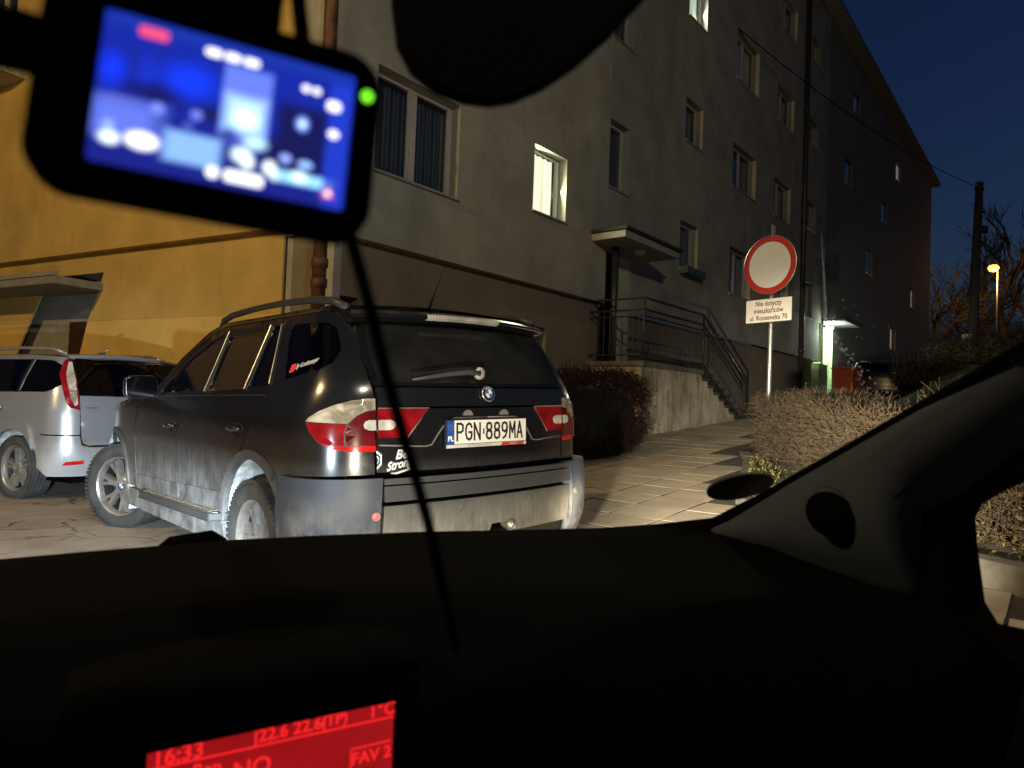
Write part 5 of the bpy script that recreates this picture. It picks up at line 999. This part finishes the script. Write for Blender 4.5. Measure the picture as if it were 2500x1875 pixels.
MB().lathe([(0, -.36), (.3, -.26), (.44, 0), (.3, .22), (0, .3)], (lx-.05, ly, zl), 'z', 16).build('lamp_head', emis('sodium glow', (1, .46, .07), 4.5), sl, smooth=True)
point('street_light', (lx-.1, ly-.3, zl-.35), 1100, (1, .50, .11), .2)
M_BARK = plain('bare bark', (.075, .055, .045), .95, var=.3)
def tree(px, dep, h, lab, seed, sp=.55):
    rg = np.random.default_rng(seed); x0, y0 = at(px, 740, dep)[:2]; z0 = float(gz(x0, y0))-.2; tr = empty('bare_tree', (x0, y0, z0), lab, 'tree', 'bare trees beyond the street lamp')
    tb = MB(); br = MB()
    def grow(p, d, L, r, lev):
        n = 5; pts = [p]; dd = d
        for k in range(n-1): dd = dd+rg.normal(0, .13, 3)+A_([0, 0, .06]); dd /= np.linalg.norm(dd); pts.append(pts[-1]+dd*L/(n-1))
        (tb if lev == 0 else br).tube(pts, np.linspace(r, r*.62, n), 7 if lev == 0 else 4 if lev < 3 else 3, cap=False)
        if lev >= 5: return
        for k in range(3 if lev < 4 else 4):
            i = rg.integers(2, n); ax = rg.normal(0, 1, 3); nd = dd+ax/np.linalg.norm(ax)*rg.uniform(.5, 1.0)*sp*1.5; nd /= np.linalg.norm(nd); grow(pts[i], nd, L*rg.uniform(.62, .82), max(.014, r*.58), lev+1)
    grow(A_([x0, y0, z0]), A_([0, 0, 1.]), h*.3, h*.022, 0); tb.build('trunk', M_BARK, tr, smooth=True); tag(br.build('crown', M_BARK, tr), kind='stuff')
for k, (px, dep, h) in enumerate(((2035, 66, 14), (2080, 72, 16), (2135, 67, 18), (2185, 65, 20), (2230, 64, 20))):
    tree(px, dep, h, ('bare tree nearest the end of the grey block', 'slender bare tree right behind the utility pole', 'bare tree directly behind the orange street lamp', 'tall bare tree to the right of the orange street lamp', 'bare tree at the edge of the view over the bank', 'outermost bare tree half hidden by the car pillar')[k], 20+k)
def wood(n):
    px = rng.uniform(2000, 2420, n); dep = rng.uniform(66, 84, n); q = A_([at(a, 740, b) for a, b in zip(px, dep)]); q[:, 2] = gz(q[:, 0], q[:, 1])+rng.uniform(0, 1, n)**1.4*rng.uniform(4, 8.5, n); return q
V, F = twigs(9000, wood, .8, 2.6, .022, .25, .5); far = mesh('thicket', V, F, M_BARK); tag(far, 'mass of bare scrub far behind the street lamp', 'thicket', kind='stuff')

# ------------------------------------------------------------------ the car one sits in: dashboard, pillar, mirror, display
ic = empty('own_car', tuple(.15*HR), 'dark car interior one looks out of, with dashboard, grey windscreen pillar and red display', 'car')
M_DASH = plain('black dash plastic', (.0016, .0016, .0016), .9, var=.2, scale=40, spec=.04, bumpk=.3, bscale=500)
M_PIL = plain('grey pillar trim', (.045, .058, .100), .9, var=.06, scale=60, spec=.1, bumpk=.2, bscale=700)
def OC(r, h, z): return HR*r+HD*h+V3(0, 0, z)
def rhz(p): return A_([p@HR, p@HD, p[2]])
fr = [(-420, 1262, .93), (-200, 1232, .95), (0, 1208, .98), (180, 1192, .99), (330, 1180, 1.0), (500, 1166, 1.02), (700, 1156, 1.04), (930, 1148, 1.05), (1150, 1144, 1.05), (1300, 1140, 1.04), (1400, 1133, 1.03), (1490, 1128, 1.01), (1540, 1133, .99)]
FRp = [at(*p) for p in fr]; G = []
for p in FRp:
    r, h, z = rhz(p); rn = r*.98; hn = .66-.26*max(0, r-.2)/.5; row = [OC(r, h+.03, z-.06), OC(r, h, z)]
    for k in (.15, .4, .7, .95): row.append(OC(r+(rn-r)*k, h+(hn-h)*k, z+(.905-z)*k-.004*math.sin(k*3.1)))
    row += [OC(rn, hn-.012, .888), OC(rn, hn-.02, .80), OC(rn, hn+.0, .45)]; G.append(row)
r1 = rhz(FRp[-1])
G.append([OC(.725, r1[1]+.02, .80), OC(.725, r1[1]-.0, .893)]+[OC(.725, r1[1]+(.40-r1[1])*k, .893) for k in (.15, .4, .7, .95)]+[OC(.725, .39, .88), OC(.725, .38, .80), OC(.725, .40, .45)])
MB().grid(G).build('dashboard', M_DASH, ic, smooth=True)
hoodp = [at(125, 1552, .475), at(760, 1425, .56), at(905, 1418, .60)]
hp = [(at(120, 1560, .47), at(900, 1432, .585))]
L0, R0 = at(128, 1556, .475), at(900, 1436, .575)
n_ = 10; rows = []
for k in range(n_+1):
    q = L0+(R0-L0)*k/n_; e = math.sin(math.pi*k/n_)**.5*.012; rows.append([q+HD*.10+V3(0, 0, .004+e), q+HD*.03+V3(0, 0, .012+e), q+V3(0, 0, .006+e), q-HD*.004-V3(0, 0, .004), q+HD*.02-V3(0, 0, .012), q+HD*.025-V3(0, 0, .2)])
MB().grid(rows).build('display_hood', M_DASH, ic, smooth=True)
# pillar trim, seals, door
U_ = [rhz(at(1540, 1140, .99)), rhz(at(2212, 757, .57)), rhz(at(2600, 530, .50))]
def lerp3(P, t):
    t *= len(P)-1; i = min(int(t), len(P)-2); return P[i]+(P[i+1]-P[i])*(t-i)
Lw = [rhz(at(1542, 1160, .985)), rhz(at(1760, 1235, .86)), rhz(at(1985, 1312, .75)), rhz(at(1992, 1215, .75)), rhz(at(2000, 1120, .745)), rhz(at(2212, 960, .63)), rhz(at(2600, 760, .55))]
tu = [0, .16, .3, .335, .38, .5+.0, 1.0]; rows = []
for i, t in enumerate(tu):
    a, b = lerp3(U_, t), Lw[i]; rows.append([OC(*(a+V3(.03, .02, 0)))]+[OC(*(a+(b-a)*k+V3(-.018*math.sin(math.pi*k), 0, 0))) for k in np.linspace(0, 1, 9)]+[OC(*(b+V3(.03, -.002, -.002)))])
MB().grid(rows).build('pillar_trim', M_PIL, ic, smooth=True)
MB().tube([at(1400, 1140, 1.03), at(1500, 1133, 1.0), at(1545, 1129, .985), at(1660, 1068, .88), at(1900, 930, .72), at(2212, 748, .563), at(2600, 522, .49)], [.004, .007, .0075, .006, .005, .004, .004], 10).build('windscreen_seal', M_BLKM, ic, smooth=True)
win = [(2160, 1352), (2128, 1300), (2112, 1180), (2107, 1120), (2122, 1090), (2170, 1060), (2240, 1030), (2600, 905)]
inn = [(1960, 1320), (1970, 1300), (1975, 1215), (1978, 1130), (1995, 1105), (2080, 1045), (2200, 960), (2600, 750)]
dep = [.735, .735, .735, .735, .72, .69, .64, .55]
rows = [[at(a[0], a[1], d+.02), at((a[0]+b[0])/2, (a[1]+b[1])/2, d-.008), at(b[0], b[1], d), at(b[0]-14, b[1], d+.05)] for a, b, d in zip(inn, win, dep)]
MB().grid(rows).build('door_frame', M_BLKM, ic, smooth=True)
rows = [[at(px, y, d), at(px, y+14, d-.02), at(px, y+200, d-.05), at(px, y+900, d-.15)] for px, y, d in ((1980, 1308, .755), (2060, 1326, .74), (2135, 1342, .72), (2212, 1358, .70), (2600, 1430, .60))]
MB().grid(rows).build('door_panel', M_BLKM, ic, smooth=True)
q1, q2, q3 = at(1540, 1150, .985), at(1985, 1250, .75), at(1900, 940, .725); tn = np.cross(q2-q1, q3-q1); tn /= np.linalg.norm(tn); tn = tn if tn@(CAM-q1) > 0 else -tn
dr_ = ray(1822, 1086); tw = CAM+dr_*(((q1-CAM)@tn)/(dr_@tn))+tn*.024; tn = tn+.55*(CAM-tw)/np.linalg.norm(CAM-tw); tn /= np.linalg.norm(tn); ta = np.cross(V3(0, 0, 1), tn); ta /= np.linalg.norm(ta); tb_ = np.cross(tn, ta)
TW = lambda V: tw+V[:, :1]*ta+V[:, 1:2]*tb_+V[:, 2:3]*tn
ts_ = MB(TW).lathe([(0, .008), (.024, .008), (.0265, .006), (.0285, -.004), (.0285, -.010)], axis='z', seg=40).build('tweeter', M_BLKM, ic, smooth=True)
MB(TW).lathe([(.0265, .0065), (.029, .004), (.0295, -.01)], axis='z', seg=40).build('tweeter_rim', plain('grey rim', (.02, .024, .035), .6, var=0), ts_, smooth=True)
# windscreen: clear pane from the dashboard up over the driver
clear = N('clear windscreen'); clear.t.nodes.remove(clear.b); tr = clear.n('ShaderNodeBsdfTransparent'); clear.l(tr.outputs[0], clear.out.inputs[0])
rows = [[OC(*(rhz(p)*(1, 1, 1)+V3(0, .035, -.01))+0*p) if False else p+HD*.02+k*(-HD*.74*1.0-HR*.16*(rhz(p)[0]/.7)+V3(0, 0, .44))+V3(0, 0, .03*math.sin(k*3.14)) for k in np.linspace(0, 1, 6)] for p in FRp]
MB().grid(rows).build('windscreen', clear.m, ic, smooth=True)
# roof, left side and rear of the car round the driver
mb = MB(); mb.add([OC(r, h, z) for h, z in ((.30, 1.318), (-.15, 1.40), (-1.0, 1.42), (-2.2, 1.30), (-2.4, .4)) for r in (-.98, -.3, .12, .80) for h in [h-((.34 if r == .8 else .14 if r > 0 else 0) if h > .2 else 0)]], [(i*4+j, i*4+j+1, i*4+j+5, i*4+j+4) for i in range(4) for j in range(3)])
mb.build('roof_lining', M_BLKM, ic, smooth=True)
MB().add([OC(-.98, .9, .95), OC(-.98, -2.4, .95), OC(-.98, -2.4, .1), OC(-.98, .9, .1)], [(0, 1, 2, 3)]).add([OC(-.98, -.25, 1.42), OC(-.98, -.45, 1.42), OC(-.98, -.5, .95), OC(-.98, -.22, .95)], [(0, 1, 2, 3)]).build('side_panel', M_BLKM, ic)
# smears on the glass, added to stand in for the doorway lamp's flare
x = N('flare smear'); x.t.nodes.remove(x.b); rf = x.n('ShaderNodeBsdfRefraction'); rf.inputs['IOR'].default_value = 1.45; rf.inputs['Roughness'].default_value = .62; tr = x.n('ShaderNodeBsdfTransparent'); mx = x.n('ShaderNodeMixShader'); mx.inputs[0].default_value = .42
x.l(tr.outputs[0], mx.inputs[1]); x.l(rf.outputs[0], mx.inputs[2]); x.l(mx.outputs[0], x.out.inputs[0])
V = []; F = []
def smear(a, b, wa, wb, d):
    a, b = A_(a, float), A_(b, float); t = (b-a)/np.linalg.norm(b-a); n2 = A_([-t[1], t[0]]); q = len(V)
    for p, w_ in ((a, wa), ((a+b)/2, (wa+wb)/2*1.2), (b, wb)):
        for k in (-1, 1): V.append(at(*(p+n2*w_*k), d))
    F.extend([(q, q+1, q+3, q+2), (q+2, q+3, q+5, q+4)])
for k in range(16): a = k/16; smear((1774+12*a, 500+205*a), (1774+12*(a+.07), 500+205*(a+.07)), (.4+1.5*a)*(.7+.6*(k % 2)), .4+1.5*a, .80)
for k in range(10): a = k/10; smear((1787+3*a, 712+150*a), (1787+3*(a+.11), 712+150*(a+.11)), (2.0-1.2*a)*(.7+.6*(k % 2)), 1.9-1.2*a, .80)
for k in range(70):
    a = rng.uniform(0, 1)**.9; p = A_([1797+112*a, 722+150*a])+rng.normal(0, 3+9*a, 2); r_ = rng.uniform(.6, 1.9); al = rng.uniform(-.6, .9); L_ = r_*rng.uniform(1, 2.2); smear(p-A_([math.cos(al), math.sin(al)])*L_, p+A_([math.cos(al), math.sin(al)])*L_, r_*.6, r_*.7, .80)
for k in range(26): p = A_([1787, 706])+rng.normal(0, 50, 2); r_ = rng.uniform(.5, 1.4); smear(p-A_([r_, 0]), p+A_([r_, 0]), r_*.7, r_*.7, .80)
for k in range(6): a = rng.uniform(0, 2*math.pi); p = A_([1787, 706]); smear(p+12*A_([math.cos(a), math.sin(a)]), p+A_([math.cos(a), math.sin(a)])*rng.uniform(30, 52), 1.1, .3, .80)
tag(mesh('flare_smears', V, F, x.m, ic), kind='stuff')
# interior mirror
mo = [(845, -60), (845, 20), (856, 105), (886, 163), (938, 205), (1000, 227), (1055, 234), (1110, 225), (1172, 197), (1240, 151), (1312, 88), (1390, 2), (1440, -90), (1380, -170), (1100, -200), (900, -170)]
cx_ = (1110, 0); Gm = []
for d, k in ((.325, .90), (.327, .965), (.335, 1.0), (.350, 1.0), (.368, .93), (.382, .75), (.388, .4)): Gm.append([at(cx_[0]+(x-cx_[0])*k*1.0, cx_[1]+(y-cx_[1])*k, d) for x, y in mo+mo[:1]])
mb = MB().grid(Gm); mb.add(Gm[0][:-1], [list(range(16))]); mm = mb.build('rear_view_mirror', M_BLKM, ic, smooth=False, bevel=0)
MB().tube([at(1130, -40, .37), at(1130, -260, .42), at(1130, -420, .47)], [.012, .011, .014], 10).build('mirror_stem', M_BLKM, mm)
# centre display
TL, TR_ = at(318, 1626, .505), at(852, 1513, .575); ex = TR_-TL; wdt = np.linalg.norm(ex); ex /= wdt; nd = np.cross(ex, V3(0, 0, 1)); nd /= np.linalg.norm(nd); nd = nd if nd@(CAM-TL) > 0 else -nd
DP = lambda V, o=0.: TL+V[:, :1]*ex+V[:, 1:2]*V3(0, 0, 1)+(V[:, 2:3]+o)*nd
x = N('red display glow'); c = x.coord('Object', (1, 1, 1)); x.set(col=(.02, 0, 0), rough=.3, emit=x.mix(x.ramp(x.noise(c, 14, 3), .3, .7), (.26, .004, .006), (.36, .006, .009)), es=1)
ds = MB(DP).box(0, wdt, -.115, 0, -.004, 0).build('centre_display', x.m, ic)
M_DT = emis('red display text', (1, .018, .022), 1.0)
MB(DP).box(0, wdt, -.0135, -.0120, .0002, .0006).build('display_line', M_DT, ds)
wk = wdt
for t, u, v, s in (('16:33', .115, -.0062, .0165), ('|22.6 22.6|', .55, -.0055, .0135), ('(TP)', .735, -.0050, .0125), ('1°C', .945, -.0055, .0145), ('Rap', .225, -.0215, .014), ('NO', .40, -.0285, .0185), ('FAV 2', .905, -.0405, .0135)):
    put_text('display_text', t, s, M_DT, ds, lambda V, u=u, v=v: DP(np.stack([V[:, 0]+u*wk, V[:, 1]+v, 0*V[:, 0]+.0007], 1)), sx=.95, thick=.0004)
mb = MB(DP); mb.box(.81*wk, wdt-.002, -.0325, -.0312, .0002, .0006).box(.81*wk, .81*wk+.0012, -.052, -.0325, .0002, .0006).build('favourite_box', M_DT, ds)
cpp = [at(300, 1640, .507), at(300, 1800, .5)]
MB(DP).box(-.02, -.0005, -.12, .010, -.006, .004).box(wdt+.0005, wdt+.02, -.12, .012, -.006, .004).box(-.0005, wdt+.0005, .0005, .012, -.006, .003).build('display_bezel', M_DASH, ds)
MB().lathe([(0, .004), (.003, .003), (.004, 0)], tuple(at(409, 1226, .86)), 'z', 10).build('alarm_light', plain('clear bead', (.5, .4, .3), .15, var=0), ic, smooth=True)
a, b = at(338, 1181, 1.03), at(488, 1163, 1.05); MB().tube([a-V3(0, 0, .006), a*.8+b*.2+V3(0, 0, .004), a*.2+b*.8+V3(0, 0, .006), b-V3(0, 0, .004)], [.004, .009, .009, .004], 8).build('wiper_arm', M_BLKM, ic, smooth=True)
# oval pad stuck low on the windscreen
pc = at(1598, 1049, .93); up_v = -HD*.80-HR*.12+V3(0, 0, .50); up_v /= np.linalg.norm(up_v); sd = HR*.98-HD*.2; sd -= up_v*(sd@up_v); sd /= np.linalg.norm(sd); pn = np.cross(sd, up_v)
e1 = (RT*math.cos(.20)+UP*math.sin(.20)); e1 = e1-pn*(e1@pn); e1 /= np.linalg.norm(e1)
px1 = lambda P: A_([1250+F_PX*((P-CAM)@RT)/((P-CAM)@FW), 937.5-F_PX*((P-CAM)@UP)/((P-CAM)@FW)])*.8848
j = np.stack([(px1(pc+e*.001)-px1(pc))/.001 for e in (sd, up_v)], 1); V = []
for t in np.linspace(0, 2*math.pi, 40, endpoint=False):
    d2 = A_([74*math.cos(t)*math.cos(.20)+25*math.sin(t)*math.sin(.20), -74*math.cos(t)*math.sin(.20)+25*math.sin(t)*math.cos(.20)]); q = np.linalg.solve(j, d2); V.append(pc+sd*q[0]+up_v*q[1])
V = A_(V); n = 40; od = mesh('windscreen_pad', np.concatenate([V, V+pn*.003]), [list(range(n)), list(range(n, 2*n))[::-1]]+[(i, (i+1) % n, n+(i+1) % n, n+i) for i in range(n)], plain('black pad', (.02, .018, .016), .8, var=.1))
tag(od, 'flat black oval pad stuck low on the windscreen beside the pillar', 'sticker')

# ------------------------------------------------------------------ dash camera hanging from the windscreen
B0 = V3(-.11587, .18350, 1.15094); bx_ = V3(-.05353, .21032, 1.14679)-B0; bw = np.linalg.norm(bx_); bx_ /= bw; byv = V3(-.11587, .18608, 1.19408)-B0; byv -= bx_*(byv@bx_); bh = np.linalg.norm(byv); byv /= bh; bn_ = np.cross(bx_, byv); bn_ = bn_ if bn_@(CAM-B0) > 0 else -bn_
DC = lambda V: B0+V[:, :1]*bx_+V[:, 1:2]*byv+V[:, 2:3]*bn_
dc = empty('dash_camera', B0, 'black dash camera with a glowing blue screen hanging in front of the windscreen', 'dash cam')
mo2 = rrect(-.0148, bw+.0085, -.0085, bh+.008, .0115, 8); cxm = ((bw-.006)/2, bh/2); Gm = []
for o, k in ((.0006, .955), (.0004, .985), (-.001, 1.0), (-.009, 1.0), (-.012, .95), (-.0125, .8)): Gm.append(DC(A_([(cxm[0]+(a-cxm[0])*k, cxm[1]+(b-cxm[1])*k, o) for a, b in mo2+mo2[:1]])))
mb = MB().grid(Gm); mb.v.append(Gm[-1][:-1]); bse = sum(len(v) for v in mb.v[:-1]); mb.f.append([bse+i for i in range(len(mo2))])
fr_o = Gm[0][:-1]; fr_i = DC(A_([(a, b, .0006) for a, b in rrect(0, bw, 0, bh, .0015, 8)])); nn_ = len(fr_i)
mb.add(np.concatenate([fr_o, fr_i]), [(i, (i+1) % nn_, nn_+(i+1) % nn_, nn_+i) for i in range(nn_)])
hs = mb.build('housing', M_BLKM, dc, smooth=False)
# screen picture: soft blobs of the road scene, all light from the panel itself
x = N('blue camera screen'); tc = x.n('ShaderNodeTexCoord'); sp = x.n('ShaderNodeSeparateXYZ'); x.l(tc.outputs['UV'], sp.inputs[0])
def blob(u, v, ru, rv, lo, hi, box=False):
    a = x.math('DIVIDE', x.math('SUBTRACT', sp.outputs[0], u), ru); b = x.math('DIVIDE', x.math('SUBTRACT', sp.outputs[1], v), rv)
    d = x.math('MAXIMUM', x.math('ABSOLUTE', a), x.math('ABSOLUTE', b)) if box else x.math('SQRT', x.math('ADD', x.math('MULTIPLY', a, a), x.math('MULTIPLY', b, b))); return x.ramp(d, lo, hi, 1, 0)
col = x.mix(x.ramp(sp.outputs[1], 0, 1), (.008, .012, .16), (.006, .016, .26))
for (u, v, ru, rv, lo, hi, c, k) in ((.05, .62, .07, .16, .2, 1, (.006, .03, .70), .9), (.33, .66, .15, .17, .2, 1, (.006, .035, .72), .9), (.17, .60, .05, .22, .0, 1, (.008, .03, .55), .7), (.20, .52, .14, .10, .3, 1, (.006, .008, .07), .9), (.44, .47, .10, .08, .4, 1, (.008, .010, .07), .9), (.79, .45, -.115, .26, .75, 1, (.006, .007, .055), .95), (.72, .30, -.10, .14, .6, 1, (.007, .008, .06), .9),
    (.555, .60, -.105, .27, .85, 1, (.10, .16, .62), .95), (.555, .52, -.10, .16, .5, 1, (.38, .62, .88), .95), (.56, .50, .07, .10, .2, 1, (.75, 1, .92), 1.0), (.50, .37, .045, .06, .4, 1, (.02, .03, .22), .85), (.605, .345, .065, .06, .3, 1, (.50, .80, .98), .95), (.53, .31, .05, .04, .3, 1, (.06, .08, .4), .8),
    (.11, .31, -.18, .17, .4, 1, (.10, .15, .62), .9), (.185, .195, .075, .07, .6, 1, (1, 1, 1), 1.0), (.07, .175, .05, .055, .4, 1, (.85, 1, 1), 1.0), (.06, .25, .03, .05, .2, 1, (.3, .45, .9), .9), (.37, .21, -.125, .12, .7, 1, (.20, .38, .72), .95), (.56, .245, .055, .07, .4, 1, (.75, 1, .92), .95), (.585, .20, .035, .06, .4, 1, (.85, 1, .95), .9), (.675, .20, .035, .06, .5, 1, (.9, 1, 1), .95), (.70, .16, .03, .05, .4, 1, (.9, 1, 1), .9), (.82, .165, -.15, .05, .5, 1, (.28, .62, .9), .95), (.80, .18, .045, .055, .4, 1, (.75, 1, .98), .9),
    (.11, .43, -.085, .025, .7, 1, (.09, .11, .5), .85), (.225, .43, .030, .042, .75, 1, (.16, .20, .75), .95), (.37, .445, .026, .036, .75, 1, (.14, .18, .7), .95), (.345, .36, .024, .032, .7, 1, (.06, .08, .42), .9), (.79, .56, .034, .065, .6, 1, (.16, .28, .85), .95), (.79, .56, .018, .034, .4, 1, (.7, .9, 1), .95), (.735, .29, .028, .036, .7, 1, (.28, .36, .9), .95), (.82, .275, .036, .030, .7, 1, (.3, .5, .95), .95),
    (.945, .46, -.05, .5, .85, 1.0, (.012, .035, .42), .8), (.5, .96, -.6, .05, .7, 1, (.008, .026, .26), .8)):
    f = x.math('MULTIPLY', blob(u, v, abs(ru), rv, lo, hi, ru < 0), k); col = x.mix(f, col, c)
x.set(col=(.005, .005, .01), rough=.3, emit=col, es=1.7)
V = DC(A_([(0, 0, .0002), (bw, 0, .0002), (bw, bh, .0002), (0, bh, .0002)])); sc_o = mesh('screen', V, [(0, 1, 2, 3)], x.m, dc, uv=[(0, 0), (1, 0), (1, 1), (0, 1)])
def icon(pts, m, name='screen_icon', o=.0007):
    P = DC(A_([(u*bw, v*bh, o) for u, v in pts])); mesh(name, P, [list(range(len(P)))], m, sc_o)
EW, ER, EG = emis('icon white', (1, 1, 1), 1.6), emis('icon pink', (1, .10, .22), 1.1), emis('green led', (.22, 1, .03), 1.5)
icon(rrect(.125, .235, .875, .945, .02), ER)
for k in range(3): icon(rrect(.375+k*.075, .44+k*.075, .865, .92, .02), EW)
for u in (.79, .835): icon(circ(u, .815, .018, .026), EW)
icon(rrect(.885, .945, .70, .775, .02), EW); icon(circ(.925, .535, .024, .032), EW); icon([(.895, .07), (.955, .075), (.925, .16)], ER); icon(circ(.925, .10, .013, .02), EW, o=.001)
icon(circ(.455, .085, .026, .04), EW); icon(rrect(.50, .655, .045, .125, .02), EW)
MB(DC).lathe([(0, .0014), (.0017, .0008), (.0017, 0)], (bw+.0038, bh-.0055, .0006), 'z', 20).build('status_light', EG, hs)
br = MB(DC).box(.000, .045, bh+.0082, bh+.05, -.028, -.006).build('mount_bracket', M_BLKM, dc, bevel=.003)
MB(DC).tube([(.0535, bh+.004, -.01), (.052, bh+.014, -.012), (.047, bh+.04, -.014)], .0026, 10).build('mount_strap', M_BLKM, dc, smooth=True)
MB(DC).prism(rrect(-.050, -.0125, .0235, .0375, .004), -.010, -.002).build('power_plug', M_BLKM, dc)
cbp = [at(738, 470, .225), at(760, 525, .226), at(782, 600, .23), at(805, 690, .235), at(832, 800, .24), at(862, 910, .25), at(895, 1020, .26), at(925, 1130, .27), at(950, 1240, .29), at(985, 1400, .33)]
MB().tube(cbp, [.0022]*10, 10).build('power_cable', M_BLKM, dc, smooth=True)
